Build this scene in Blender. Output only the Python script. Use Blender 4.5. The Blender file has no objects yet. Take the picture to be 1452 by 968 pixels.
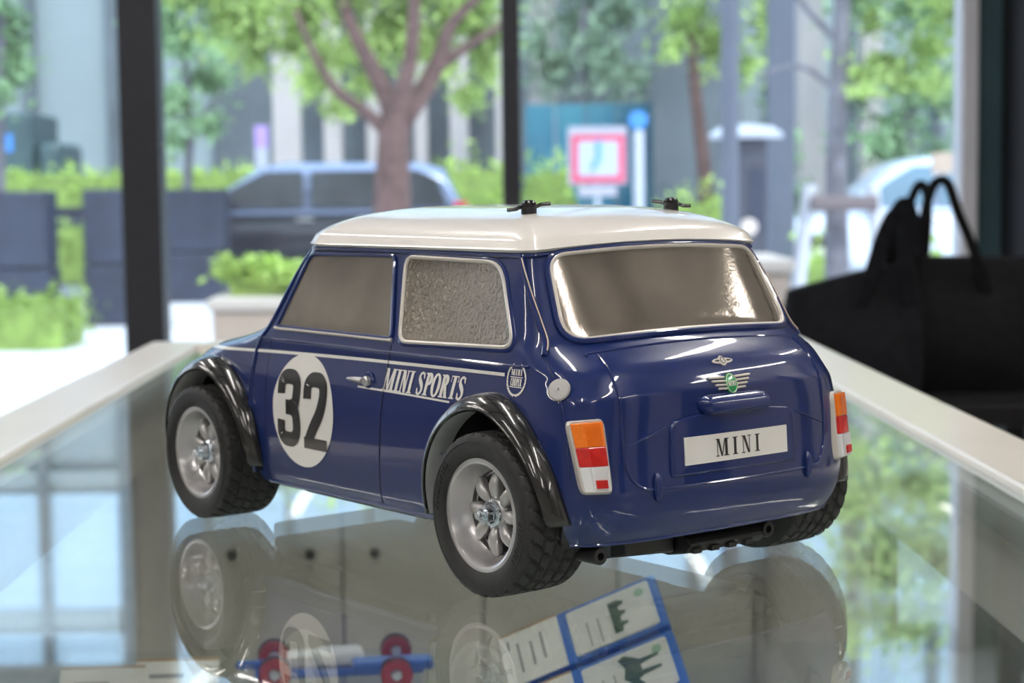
import bpy, bmesh, math, random
import numpy as np
from mathutils import Vector, Matrix
random.seed(7); rng = np.random.default_rng(7)
scene = bpy.context.scene
COL = scene.collection
PI = math.pi

# ------------------------------------------------------------------ camera
ZG = 1.10                                     # height of the showcase glass above the floor (m)
CASE_A = math.radians(127.2)                  # the car stands turned on the case by this angle
ca, sa = math.cos(CASE_A), math.sin(CASE_A)
def car2w(x, y, z):                           # car millimetres -> world metres
    return Vector(((ca*x - sa*y)/1000, (sa*x + ca*y)/1000, ZG + z/1000))
CAM_MM = (-620.57, 473.04, 148.15)
YAW, PITCH, ROLL, FPX = math.radians(-38.262)+CASE_A, math.radians(-4.914), math.radians(-0.670), 2585.99
cpos = car2w(*CAM_MM)
fwd = Vector((math.cos(PITCH)*math.cos(YAW), math.cos(PITCH)*math.sin(YAW), math.sin(PITCH)))
rgt = Vector((math.sin(YAW), -math.cos(YAW), 0)); upv = rgt.cross(fwd)
r2 = math.cos(ROLL)*rgt + math.sin(ROLL)*upv; u2 = -math.sin(ROLL)*rgt + math.cos(ROLL)*upv
cam_d = bpy.data.cameras.new('camera'); cam = bpy.data.objects.new('camera', cam_d); COL.objects.link(cam)
M = Matrix((r2, u2, -fwd)).transposed().to_4x4(); M.translation = cpos
cam.matrix_world = M
cam_d.sensor_width = 36; cam_d.lens = FPX/1452*36
cam_d.clip_start = 0.02; cam_d.clip_end = 300
cam_d.dof.use_dof = True; cam_d.dof.focus_distance = 0.655; cam_d.dof.aperture_fstop = 16.5
scene.camera = cam
def at(u, v, D):                              # a world point seen at pixel (u,v), at depth D metres
    return cpos + D*(fwd + (u-726)/FPX*r2 - (v-484)/FPX*u2)

# ------------------------------------------------------------------ world, sun, exposure
world = bpy.data.worlds.new('sky'); scene.world = world; world.use_nodes = True
wn = world.node_tree.nodes; wl = world.node_tree.links
bg = wn['Background']
tc = wn.new('ShaderNodeTexCoord'); sep = wn.new('ShaderNodeSeparateXYZ'); rmp = wn.new('ShaderNodeValToRGB')
wl.new(tc.outputs['Generated'], sep.inputs[0]); wl.new(sep.outputs['Z'], rmp.inputs[0]); wl.new(rmp.outputs[0], bg.inputs[0])
rmp.color_ramp.elements[0].color = (0.80, 0.88, 1.0, 1); rmp.color_ramp.elements[1].color = (0.62, 0.78, 1.0, 1)
bg.inputs[1].default_value = 2.0
sun_d = bpy.data.lights.new('sun', 'SUN'); sun_d.energy = 1.6; sun_d.angle = math.radians(12); sun_d.color = (1, 0.95, 0.86)
sun = bpy.data.objects.new('sun', sun_d); COL.objects.link(sun); sun.rotation_euler = (math.radians(38), math.radians(22), 0)
scene.view_settings.view_transform = 'Standard'; scene.view_settings.look = 'None'
scene.view_settings.gamma = 1; scene.view_settings.use_curve_mapping = False
scene.view_settings.exposure = 0.5
scene.cycles.use_denoising = True
scene.cycles.max_bounces = 12; scene.cycles.transparent_max_bounces = 24; scene.cycles.glossy_bounces = 6

# ------------------------------------------------------------------ materials
MATS = {}
def mat(name, col, rough=0.5, metal=0.0, coat=0.0, noise=0.06, scale=40, bump=0.0, bscale=200, spec=0.5, emit=0, sheen=0, col2=None):
    if name in MATS: return MATS[name]
    m = bpy.data.materials.new(name); m.use_nodes = True; n = m.node_tree.nodes; l = m.node_tree.links
    b = n['Principled BSDF']
    b.inputs['Roughness'].default_value = rough; b.inputs['Metallic'].default_value = metal
    b.inputs['Coat Weight'].default_value = coat; b.inputs['Coat Roughness'].default_value = 0.03
    b.inputs['Specular IOR Level'].default_value = spec
    t = n.new('ShaderNodeTexCoord'); nz = n.new('ShaderNodeTexNoise'); nz.inputs['Scale'].default_value = scale; nz.inputs['Detail'].default_value = 3
    l.new(t.outputs['Object'], nz.inputs['Vector'])
    r = n.new('ShaderNodeValToRGB'); e = r.color_ramp.elements
    c = Vector(col); k = noise
    e[0].position = 0.3; e[1].position = 0.7
    e[0].color = (*[max(0, x*(1-k)) for x in c], 1); e[1].color = (*[min(1, x*(1+k)) for x in (col2 or c)], 1)
    l.new(nz.outputs['Fac'], r.inputs[0]); l.new(r.outputs[0], b.inputs['Base Color'])
    if emit:
        b.inputs['Emission Color'].default_value = (*col, 1); b.inputs['Emission Strength'].default_value = emit
    if bump:
        n2 = n.new('ShaderNodeTexNoise'); n2.inputs['Scale'].default_value = bscale
        l.new(t.outputs['Object'], n2.inputs['Vector'])
        bp = n.new('ShaderNodeBump'); bp.inputs['Strength'].default_value = bump; bp.inputs['Distance'].default_value = 0.001
        l.new(n2.outputs['Fac'], bp.inputs['Height']); l.new(bp.outputs[0], b.inputs['Normal'])
    MATS[name] = m
    return m
def glass_mat(name, tint, f0=0.04, rough=0.0):
    m = bpy.data.materials.new(name); m.use_nodes = True; n = m.node_tree.nodes; l = m.node_tree.links
    n.remove(n['Principled BSDF']); out = n['Material Output']
    lw = n.new('ShaderNodeLayerWeight'); lw.inputs[0].default_value = 0.5
    p = n.new('ShaderNodeMath'); p.operation = 'POWER'; p.inputs[1].default_value = 5; l.new(lw.outputs['Facing'], p.inputs[0])
    q = n.new('ShaderNodeMath'); q.operation = 'MULTIPLY_ADD'; q.inputs[1].default_value = 1-f0; q.inputs[2].default_value = f0; l.new(p.outputs[0], q.inputs[0])
    t = n.new('ShaderNodeBsdfTransparent'); t.inputs[0].default_value = (*tint, 1)
    g = n.new('ShaderNodeBsdfGlossy'); g.inputs['Roughness'].default_value = rough; g.inputs[0].default_value = (1, 1, 1, 1)
    mx = n.new('ShaderNodeMixShader'); l.new(q.outputs[0], mx.inputs[0]); l.new(t.outputs[0], mx.inputs[1]); l.new(g.outputs[0], mx.inputs[2])
    l.new(mx.outputs[0], out.inputs[0]); MATS[name] = m
    return m
BLUE = mat('blue_paint', (0.005, 0.020, 0.125), 0.30, 0.0, 0.9, noise=0.04, scale=120, spec=0.3)
WHITE_PAINT = mat('white_paint', (0.80, 0.77, 0.74), 0.25, 0, 0.8, noise=0.01)
BLACK_GLOSS = mat('black_gloss', (0.013, 0.013, 0.014), 0.22, 0, 0.8, noise=0.3, scale=300)
BLACK_PL = mat('black_plastic', (0.016, 0.016, 0.018), 0.45, noise=0.2, scale=200)
LINING = mat('flare_lining', (0.60, 0.61, 0.63), 0.35, noise=0.1)
RUBBER = mat('rubber', (0.018, 0.018, 0.019), 0.62, noise=0.25, scale=400, bump=0.25, bscale=2500)
SILVER = mat('silver_wheel', (0.56, 0.55, 0.56), 0.32, 0.75, 0.1, noise=0.03)
CHROME = mat('chrome', (0.72, 0.78, 0.86), 0.16, 1.0, noise=0.05)
TRIM = mat('window_trim', (0.66, 0.62, 0.58), 0.3, 0.25, 0.3, noise=0.02)
DECAL_W = mat('white_decal', (0.82, 0.80, 0.78), 0.3, 0, 0.5, noise=0.01)
DECAL_K = mat('black_decal', (0.022, 0.021, 0.022), 0.3, 0, 0.5, noise=0.1)
AMBER = mat('amber_lens', (1.0, 0.21, 0.008), 0.16, 0, 0.6, noise=0.08, scale=500)
RED = mat('red_lens', (0.62, 0.018, 0.016), 0.16, 0, 0.6, noise=0.15, scale=300)
CLEAR_W = mat('white_lens', (0.78, 0.78, 0.80), 0.2, 0, 0.5, noise=0.03)
GREEN_B = mat('green_badge', (0.02, 0.33, 0.10), 0.25, 0, 0.6, noise=0.05)
def window_mat(name, sparkle):
    m = mat(name, (0.30, 0.265, 0.23), 0.10, 0.6, 0.5, noise=0.15, scale=22, col2=(0.38, 0.335, 0.285))
    n = m.node_tree.nodes; l = m.node_tree.links; b = n['Principled BSDF']
    t = n.new('ShaderNodeTexCoord'); nz = n.new('ShaderNodeTexNoise'); nz.inputs['Scale'].default_value = 520 if sparkle else 900
    nz.inputs['Detail'].default_value = 4
    l.new(t.outputs['Object'], nz.inputs['Vector'])
    bp = n.new('ShaderNodeBump'); bp.inputs['Distance'].default_value = 0.008 if sparkle else 0.0003
    bp.inputs['Strength'].default_value = 0.9 if sparkle else 0.08
    l.new(nz.outputs['Fac'], bp.inputs['Height'])
    l.new(bp.outputs[0], b.inputs['Normal'])
    return m
GLASS_SMOKE = window_mat('smoked_window', False); GLASS_SPARK = window_mat('smoked_window_grainy', True)

# ------------------------------------------------------------------ mesh helpers
class MB:
    def __init__(s): s.v = []; s.f = []
    def add(s, vs, fs):
        o = len(s.v); s.v += [tuple(p) for p in vs]; s.f += [tuple(i+o for i in f) for f in fs]; return s
    def box(s, a, b):
        (x0,y0,z0),(x1,y1,z1) = a, b
        return s.add([(x0,y0,z0),(x1,y0,z0),(x1,y1,z0),(x0,y1,z0),(x0,y0,z1),(x1,y0,z1),(x1,y1,z1),(x0,y1,z1)],
            [(0,3,2,1),(4,5,6,7),(0,1,5,4),(1,2,6,5),(2,3,7,6),(3,0,4,7)])
    def grid(s, rows, closed_u=False, closed_v=False):
        n, m = len(rows), len(rows[0]); vs = [p for r in rows for p in r]; fs = []
        for i in range(n if closed_v else n-1):
            for j in range(m if closed_u else m-1):
                a, b = i*m+j, i*m+(j+1)%m; c, d = ((i+1)%n)*m+(j+1)%m, ((i+1)%n)*m+j
                fs.append((a,b,c,d))
        return s.add(vs, fs)
    def tube(s, path, r, n=8, closed=False, cap=True):
        P = [Vector(p) for p in path]; k = len(P); rows = []; prev = None
        for i in range(k):
            if closed: t = P[(i+1)%k]-P[i-1]
            else: t = P[min(i+1,k-1)]-P[max(i-1,0)]
            if t.length < 1e-12: t = Vector((0,0,1))
            t.normalize()
            if prev is None:
                a = Vector((0,0,1)) if abs(t.z) < 0.9 else Vector((1,0,0))
                nrm = t.cross(a).normalized()
            else:
                nrm = (prev - t*prev.dot(t)).normalized()
            prev = nrm; bn = t.cross(nrm)
            rr = r[i] if isinstance(r, (list, tuple)) else r
            rows.append([P[i] + rr*(math.cos(2*PI*j/n)*nrm + math.sin(2*PI*j/n)*bn) for j in range(n)])
        o = len(s.v); s.grid(rows, True, closed)
        if cap and not closed:
            s.f.append(tuple(o+j for j in reversed(range(n)))); s.f.append(tuple(o+(k-1)*n+j for j in range(n)))
        return s
    def lathe(s, prof, axis='z', n=32, c=(0,0,0)):
        rows = []
        for r, h in prof:
            row = []
            for j in range(n):
                a = 2*PI*j/n; p, q = r*math.cos(a), r*math.sin(a)
                if axis == 'z': row.append((c[0]+p, c[1]+q, c[2]+h))
                elif axis == 'y': row.append((c[0]+p, c[1]+h, c[2]+q))
                else: row.append((c[0]+h, c[1]+p, c[2]+q))
            rows.append(row)
        return s.grid(rows, True)
    def prism(s, poly, d):                     # poly: list of 3D points, extruded by vector d
        n = len(poly); P = [Vector(p) for p in poly]; d = Vector(d)
        return s.add(P + [p+d for p in P], [tuple(reversed(range(n))), tuple(range(n, 2*n))] + [(i,(i+1)%n,n+(i+1)%n,n+i) for i in range(n)])
    def xf(s, fn): s.v = [tuple(fn(*p)) for p in s.v]; return s
    def flip(s): s.f = [tuple(reversed(f)) for f in s.f]; return s
    def mesh(s, name, m, smooth=True, angle=35, scale=1.0):
        me = bpy.data.meshes.new(name)
        me.from_pydata([(x*scale, y*scale, z*scale) for x,y,z in s.v], [], s.f); me.materials.append(m)
        if smooth:
            me.shade_smooth()
            try: me.set_sharp_from_angle(angle=math.radians(angle))
            except Exception: pass
        me.update(); return me
    def obj(s, name, m, parent=None, smooth=True, angle=35, bevel=0, scale=1.0, loc=None):
        o = bpy.data.objects.new(name, s.mesh(name, m, smooth, angle, scale)); COL.objects.link(o)
        if parent: o.parent = parent
        if loc: o.location = loc
        if bevel:
            b = o.modifiers.new('bevel', 'BEVEL'); b.width = bevel; b.segments = 2; b.limit_method = 'ANGLE'
        return o
MM = 0.001
def tag(o, label, cat, group=None):
    o['label'] = label; o['category'] = cat
    if group: o['group'] = group
    return o
def struct(o, label=None):
    o['kind'] = 'structure'
    if label: o['label'] = label
    return o
def empty(name, loc=(0,0,0), rz=0):
    o = bpy.data.objects.new(name, None); COL.objects.link(o); o.location = loc; o.rotation_euler = (0,0,rz); o.empty_display_size = 0.05
    return o
def copy_tree(o, parent=None):
    c = o.copy(); COL.objects.link(c); c.parent = parent
    for ch in list(o.children): copy_tree(ch, c)
    return c
def smooth(path, k=6, closed=False):           # Catmull-Rom
    P = [np.array(p, float) for p in path]; n = len(P); out = []
    for i in range(n if closed else n-1):
        g = (lambda j: P[j % n]) if closed else (lambda j: P[min(max(j,0),n-1)])
        a,b,c,d = g(i-1),g(i),g(i+1),g(i+2)
        for j in range(k):
            t = j/k
            out.append(tuple(0.5*((2*b)+(c-a)*t+(2*a-5*b+4*c-d)*t*t+(3*b-a-3*c+d)*t**3)))
    if not closed: out.append(tuple(P[-1]))
    return out
def round_poly(pts, r, k=6):                   # 2D polygon with rounded corners
    out = []; n = len(pts); rs = r if isinstance(r, (list, tuple)) else [r]*n
    for i in range(n):
        p = np.array(pts[i], float); a = np.array(pts[i-1], float)-p; b = np.array(pts[(i+1)%n], float)-p
        la, lb = np.linalg.norm(a), np.linalg.norm(b); rr = min(rs[i], la*0.49, lb*0.49)
        A, B = p+a/la*rr, p+b/lb*rr
        for j in range(k+1):
            t = j/k; out.append(tuple((1-t)**2*A + 2*t*(1-t)*p + t*t*B))
    return out
def pchip(xs, ys):
    xs = np.array(xs, float); ys = np.array(ys, float); h = np.diff(xs); d = np.diff(ys)/h; m = np.zeros(len(xs))
    for i in range(1, len(xs)-1):
        if d[i-1]*d[i] > 0:
            w1, w2 = 2*h[i]+h[i-1], h[i]+2*h[i-1]; m[i] = (w1+w2)/(w1/d[i-1]+w2/d[i])
    m[0], m[-1] = d[0], d[-1]
    def f(x):
        x = min(max(x, xs[0]), xs[-1]); i = min(max(int(np.searchsorted(xs, x))-1, 0), len(h)-1); t = (x-xs[i])/h[i]
        return ys[i]*(1+2*t)*(1-t)**2 + m[i]*h[i]*t*(1-t)**2 + ys[i+1]*t*t*(3-2*t) + m[i+1]*h[i]*t*t*(t-1)
    return f

# ================================================================== THE ROOM
FLOOR_M = mat('floor_stone', (0.55, 0.54, 0.52), 0.25, noise=0.06, scale=3)
WALL_M = mat('wall_plaster', (0.62, 0.58, 0.53), 0.7, noise=0.03, scale=4)
CEIL_M = mat('ceiling_board', (0.50, 0.49, 0.475), 0.7, noise=0.03, scale=3)
DARKM = mat('dark_aluminium', (0.034, 0.035, 0.044), 0.4, 0.3, noise=0.1)
WHITEM = mat('white_aluminium', (0.62, 0.62, 0.68), 0.4, noise=0.02)
YW = cpos.y + 4.8                               # the window wall
XL, XR, YB, HC = -5.5, 3.4, -5.5, 3.1
struct(MB().box((XL,YB,-0.2),(XR,YW+0.1,0)).obj('floor', FLOOR_M, smooth=False), 'pale stone shop floor')
cl_ = struct(MB().box((XL,YB,HC),(XR,YW+0.1,HC+0.15)).obj('ceiling', CEIL_M, smooth=False), 'grey shop ceiling with dark slats added for reflections')
for i in range(15):
    MB().box((XL,YB+0.2+i*0.64,HC-0.045),(XR,YB+0.34+i*0.64,HC)).obj('reflection_slat', DARKM, cl_, smooth=False)  # unseen slats, added to stripe the reflections on the boot
struct(MB().box((XL,YB-0.15,0),(XR,YB,HC)).obj('wall_back', WALL_M, smooth=False), 'beige plaster wall behind the camera')
LEFT_M = mat('wall_dark_wood', (0.10, 0.075, 0.06), 0.5, noise=0.2, scale=4)
struct(MB().box((XL-0.15,YB,0),(XL,YW+0.1,HC)).obj('wall_left', WALL_M, smooth=False), 'beige plaster wall with dark panel added for reflections')
MB().box((XL,YB,0),(XL+0.05,YW-0.1,1.5)).obj('reflected_panel', LEFT_M, bpy.data.objects['wall_left'], smooth=False)  # unseen dark panel, added for the car's flank to reflect
wr = struct(MB().box((XR,YB,0),(XR+0.15,YW+0.1,HC)).obj('wall_right', WALL_M, smooth=False), 'beige plaster wall with dark uprights')
for i in range(9):
    y = -5.0 + i*1.02
    MB().box((XR-0.06,y,0),(XR,y+0.3,HC)).obj('upright', DARKM, wr, smooth=False)
lamp_m = mat('lamp_glow', (1.0, 0.95, 0.88), 0.5, noise=0, emit=33)
LAMPS = [(-3.5,-3.0),(-3.5,-1.0),(-3.1,0.9),(-1.2,-3.4),(-1.2,-1.2),(-1.2,1.3),(0.0,-2.4),(0.0,0.2),(1.2,-3.4),(1.2,-1.2),(1.2,1.5),(3.0,-2.2),(3.0,0.4),(-2.3,1.9),(2.3,1.9),(-3.75,1.6)]  # the last lamp is added to make the quarter windows sparkle
for i, (x, y) in enumerate(LAMPS):
    l = empty('ceiling_lamp', (x, y, HC))
    MB().box((-0.05,-0.62,-0.05),(0.05,0.62,0)).obj('housing', WHITEM, l, smooth=False)
    MB().box((-0.035,-0.6,-0.058),(0.035,0.6,-0.0505)).obj('diffuser', lamp_m, l, smooth=False)
    tag(l, 'slim white linear lamp fixed to the shop ceiling', 'lamp', 'linear lamps on the shop ceiling')
for i in range(5):
    x = (-4.6, -2.75, -0.65, 0.6, 2.62)[i]
    b = MB().box((x,YB,HC-0.16),(x+0.12,YW-0.1,HC)).obj('trim_%d' % (i+1), DARKM, smooth=False)  # out-of-view beams, added to pattern the reflections on the car
    struct(b, 'dark beam added along the ceiling for its reflections')

# window wall: mullions, panes, header, dark right column
def wx(u): return at(u, 300, 4.8).x
win = struct(empty('window_1', (0, YW, 0)), 'tall shop window with dark mullions')
PANE = glass_mat('window_pane', (0.96, 0.98, 0.985), 0.05)
edges = [(XL, XL+0.08), (wx(181), wx(236)), (wx(713), wx(739))]
xr_in = wx(1359)
for a, b in edges:
    MB().box((a,-0.05,0),(b,0.05,HC)).obj('mullion', DARKM, win, smooth=False, bevel=0.004)
MB().box((xr_in,-0.04,0),(wx(1382),0.05,HC)).obj('window_frame', WHITEM, win, smooth=False, bevel=0.003)
TEAL = mat('tinted_panel', (0.045, 0.085, 0.10), 0.25, noise=0.1, scale=5)
MB().box((wx(1382),-0.02,0),(wx(1418),0.05,HC)).obj('tinted_panel', TEAL, win, smooth=False)
for a, b in [(edges[0][1], edges[1][0]), (edges[1][1], edges[2][0]), (edges[2][1], xr_in)]:
    MB().box((a,-0.006,0.0),(b,0.006,HC)).obj('pane', PANE, win, smooth=False)
MB().box((edges[0][1],-0.035,2.22),(edges[1][0],0.035,2.28)).obj('transom', DARKM, win, smooth=False)
MB().box((edges[0][1],-0.05,0),(xr_in,0.05,0.05)).obj('sill_rail', DARKM, win, smooth=False)
COLM = mat('black_column', (0.007, 0.007, 0.009), 0.6, noise=0.1, spec=0.2)
struct(MB().box((wx(1418),YW-0.35,0),(XR,YW+0.1,HC)).obj('wall_front', COLM, smooth=False), 'black wall beside the window')

# ================================================================== THE SHOWCASE
RAIL = mat('cream_rail', (0.74, 0.69, 0.63), 0.32, 0, 0.2, noise=0.02, scale=15)
CASE_IN = mat('case_panel', (0.62, 0.59, 0.55), 0.6, noise=0.05, scale=20)
case = empty('display_case', (0, 0, 0)); tag(case, 'glass-topped showcase with cream rails that the blue car stands on', 'display case')
GLASS_TOP = glass_mat('case_glass', (0.955, 0.98, 0.97), 0.04)
GLASS_SIDE = glass_mat('case_side_glass', (0.94, 0.96, 0.96), 0.02)
XI0, XI1, XO0, XO1, YN, YF = -0.262, 0.252, -0.312, 0.302, -0.66, 0.90
MB().box((XI0,YN,ZG-0.0035),(XI1,YF,ZG)).obj('glass_top', GLASS_TOP, case, smooth=False)
def rail(a, b, nm='rail'): MB().box(a, b).obj(nm, RAIL, case, smooth=False, bevel=0.003)
rail((XO0,YN-0.05,ZG-0.07),(XI0,YF+0.05,ZG+0.004)); rail((XI1,YN-0.05,ZG-0.07),(XO1,YF+0.05,ZG+0.004))
rail((XI0,YF,ZG-0.07),(XI1,YF+0.05,ZG+0.004)); rail((XI0,YN-0.05,ZG-0.07),(XI1,YN,ZG+0.004))
# inner ledge under the glass
LEDGE = mat('ledge_strip', (0.50, 0.50, 0.48), 0.3, 0.3, noise=0.03)
for a, b in [((XI0,YN,ZG-0.016),(XI0+0.014,YF,ZG-0.0036)),((XI1-0.014,YN,ZG-0.016),(XI1,YF,ZG-0.0036)),((XI0+0.014,YF-0.014,ZG-0.016),(XI1-0.014,YF,ZG-0.0036))]:
    MB().box(a, b).obj('ledge', LEDGE, case, smooth=False)
# posts and panels: far end panel of several boards with screw holes, side panels near the far end
zb = 0.56
fx = [XI0, -0.13, 0.0, 0.125, XI1]
HOLE = mat('screw_hole', (0.02, 0.02, 0.02), 0.7)
MB().box((XI0-0.03,YF,zb),(XI1+0.03,YF+0.012,ZG-0.07)).obj('end_backing', CASE_IN, case, smooth=False)
for i in range(4):
    p = MB().box((fx[i]+0.001,YF-0.012,zb),(fx[i+1]-0.001,YF,ZG-0.0165)).obj('end_panel', CASE_IN, case, smooth=False, bevel=0.001)
    for hx in (fx[i]+0.03, fx[i+1]-0.03):
        MB().lathe([(0,-0.0004),(0.005,-0.0004),(0.005,0.004)], 'y', 14, (hx, YF-0.0125, ZG-0.19)).obj('screw', HOLE, p)
for (x0, x1, y0) in [(XI0-0.03, XI0-0.012, 0.66), (XI1+0.012, XI1+0.03, 0.44)]:
    MB().box((x0,y0,zb),(x1,YF,ZG-0.07)).obj('side_panel', CASE_IN, case, smooth=False)
    MB().box((x0,YN,zb),(x1,YN+0.04,ZG-0.07)).obj('post', CASE_IN, case, smooth=False)
MB().box((XI0-0.024,YN+0.04,zb),(XI0-0.018,0.66,ZG-0.07)).obj('side_pane', GLASS_SIDE, case, smooth=False)
MB().box((XI1+0.018,YN+0.04,zb),(XI1+0.024,0.44,ZG-0.07)).obj('side_pane', GLASS_SIDE, case, smooth=False)
MB().box((XI0-0.018,YN+0.01,zb),(XI1+0.018,YN+0.016,ZG-0.07)).obj('front_pane', GLASS_SIDE, case, smooth=False)
DECK = mat('case_deck', (0.60, 0.59, 0.56), 0.5, noise=0.08, scale=12)
MB().box((XO0,YN-0.05,zb-0.03),(XO1,YF+0.05,zb)).obj('deck', DECK, case, smooth=False)
MB().box((XO0+0.02,YN,0.08),(XO1-0.02,YF,zb-0.03)).obj('cabinet', RAIL, case, smooth=False)
MB().box((XO0+0.05,YN+0.04,0),(XO1-0.05,YF-0.04,0.08)).obj('plinth', DARKM, case, smooth=False)
ZS = ZG-0.160                                   # glass shelf inside the case
SHELF_G = glass_mat('shelf_glass', (0.93, 0.965, 0.955), 0.02)
MB().box((XI0-0.012,YN+0.08,ZS-0.006),(XI1+0.012,0.42,ZS)).obj('glass_shelf', SHELF_G, case, smooth=False)

# ================================================================== THE CAR
car = empty('model_car', (0,0,ZG), CASE_A)
tag(car, 'dark blue radio-controlled model car with white roof and racing number 32', 'model car')
T = [  # h    xr      Lr   w     xf    Lf   crown
 (21,  -146.5, 28, 69.5, 150, 40, 0.0),
 (26,  -149.5, 28, 71.5, 152, 40, 0.0),
 (33,  -151.8, 28, 72.6, 154, 42, 0.0),
 (40,  -152.6, 29, 73.0, 155, 42, 0.0),
 (48,  -151.6, 30, 73.1, 156, 42, 0.2),
 (58,  -151.0, 31, 73.0, 155, 42, 0.6),
 (66,  -150.4, 32, 72.2, 153, 44, 1.0),
 (72,  -149.8, 33, 71.2, 147, 46, 1.5),
 (76.5,-147.6, 35, 70.3, 137, 48, 2.0),
 (79.5,-145.6, 36, 69.8, 122, 48, 2.3),
 (82,  -143.2, 36, 69.6, 108, 42, 2.6),
 (85,  -138.6, 34, 69.0, 94, 34, 2.8),
 (88,  -133.2, 30.5, 68.3, 83, 26, 2.8),
 (91,  -129.6, 28, 67.2, 78, 20, 2.6),
 (98,  -125.1, 24.5, 65.0, 72.5, 18, 2.6),
 (106, -120.3, 20.5, 62.6, 66, 16, 2.6),
 (115, -114.9, 16, 59.8, 58.5, 14, 2.6),
 (121, -111.3, 13, 57.8, 53, 12, 2.6),
 (125, -108.9, 11, 56.6, 49.5, 11, 2.6)]
hs = [t[0] for t in T]
PF = [pchip(hs, [t[k] for t in T]) for k in range(1, 7)]
PE, PEF = 3.5, 2.6
def sl(h): return [f(h) for f in PF]
def y_side(x, h):
    xr, L, w, xf, Lf, c = sl(h)
    if x < xr+L:
        q = min(1, (xr+L-x)/L); return w*max(0, 1-q**PE)**(1/PE)
    if x > xf-Lf:
        q = min(1, (x-xf+Lf)/Lf); return w*max(0, 1-q**PEF)**(1/PEF)
    return w
def side_pt(x, h, s=1, off=0.0):
    def P(x, h):
        y = y_side(x, h); S = sl(h); return Vector((x, s*y, h + S[5]*(1-(y/S[2])**2)))
    p = P(x, h)
    if off:
        a = P(x+0.4, h)-P(x-0.4, h); b = P(x, h+0.4)-P(x, h-0.4); n = a.cross(b)
        if n.y*s < 0: n = -n
        p = p + n.normalized()*off
    return p
def rear_pt(y, h, off=0.0):
    def P(y, h):
        xr, L, w, xf, Lf, c = sl(h); q = min(1, abs(y)/w)
        return Vector((xr+L-L*max(0, 1-q**PE)**(1/PE), y, h + c*(1-q*q)))
    p = P(y, h)
    if off:
        n = (P(y+0.4, h)-P(y-0.4, h)).cross(P(y, h+0.4)-P(y, h-0.4))
        if n.x > 0: n = -n
        p = p + n.normalized()*off
    return p
def front_pt(y, h, off=0.0):
    def P(y, h):
        xr, L, w, xf, Lf, c = sl(h); q = min(1, abs(y)/w)
        return Vector((xf-Lf+Lf*max(0, 1-q**PEF)**(1/PEF), y, h + c*(1-q*q)))
    p = P(y, h)
    if off:
        n = (P(y+0.4, h)-P(y-0.4, h)).cross(P(y, h+0.4)-P(y, h-0.4))
        if n.x < 0: n = -n
        p = p + n.normalized()*off
    return p
def ring(h, grow=0.0, nr=20, ns=64, nf=18):
    xr, L, w, xf, Lf, c = sl(h); half = []
    for i in range(nr):
        a = PI/2*i/nr; half.append((xr+L-L*math.cos(a)**(2/PE), w*math.sin(a)**(2/PE)))
    for i in range(ns): half.append((xr+L+(xf-Lf-xr-L)*i/ns, w))
    for i in range(nf+1):
        a = PI/2*(1-i/nf); half.append((xf-Lf+Lf*max(0, math.cos(a))**(2/PEF), w*max(0, math.sin(a))**(2/PEF)))
    out = []
    for x, y in half: out.append((x, y))
    for x, y in reversed(half[1:-1]): out.append((x, -y))
    res = []
    cx = (xr+xf)/2
    for x, y in out:
        gx = grow*(1 if x > cx else -1)*(0 if abs(y) > w*0.98 else 1); gy = grow*(abs(y)/w)**2*(1 if y > 0 else -1)
        res.append((x+gx, y+gy, h + c*(1-(y/w)**2)))
    return res
H = sorted(set(list(np.linspace(21,72,34)) + list(np.linspace(72,92,36)) + list(np.linspace(92,125,22))))
ARCH = {1: (103.0, 30.0), -1: (-101.5, 30.0)}
rows = [ring(h) for h in H]
mb = MB(); mb.grid(rows, True)
keep = []
for f in mb.f:
    c = np.mean([mb.v[i] for i in f], axis=0); hit = False
    for k, (ax, az) in ARCH.items():
        rr_, pe_ = (37, 2.0) if c[0] > ax else ((35.2, 1.72) if k == -1 else (37, 1.8))
        if abs(c[1]) > 52 and (abs(c[0]-ax)/rr_)**pe_ + (abs(c[2]-az)/40.0)**pe_ < 1: hit = True
    if not hit: keep.append(f)
mb.f = keep
shell = mb.obj('body_shell', BLUE, car, angle=60, scale=MM)
# rolled bottom lip
def part(mb, name, m, parent=car, **k): return mb.obj(name, m, parent, scale=MM, **k)
# roof
rb = ring(124.6, 2.3)
cx0 = -28.0
def roof_z(s, zedge): return 124.2 + (zedge-124.6)*s**2 + 15.6*max(0, 1-s**3.3)**0.62
rr = []
base = [(x,y,z-1.4) for x,y,z in rb]; rr.append([(cx0+(x-cx0)*0.985, y*0.985, z) for x,y,z in base]); rr.append([(x,y,z-0.4) for x,y,z in rb])
rr.append([(cx0+(x-cx0)*0.992, y*0.99, z+0.35) for x,y,z in rb])
for s in [0.972,0.955,0.93,0.89,0.84,0.78,0.7,0.6,0.5,0.4,0.3,0.2,0.1,0.02]:
    rr.append([(cx0+(x-cx0)*s, y*s, roof_z(s, z)) for x,y,z in rb])
rm = MB().grid(rr, True); n = len(rb); rm.f.append(tuple(len(rm.v)-n+j for j in range(n)))
roof = part(rm, 'roof', WHITE_PAINT, angle=70)
def roof_at(x, y):
    lo, hi = 0.0, 1.0
    s = max(abs(y)/57.5, (x-cx0)/77 if x > cx0 else (cx0-x)/81); return roof_z(min(1,s*1.02), 125)
# gutter under the roof
part(MB().tube([(x,y,z-2.0) for x,y,z in ring(124.2, 1.0)], 0.9, 8, closed=True), 'gutter', BLUE)
# underside
part(MB().box((-138,-50,24),(138,50,25.5)), 'floor_pan', BLACK_PL, smooth=False)

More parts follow.
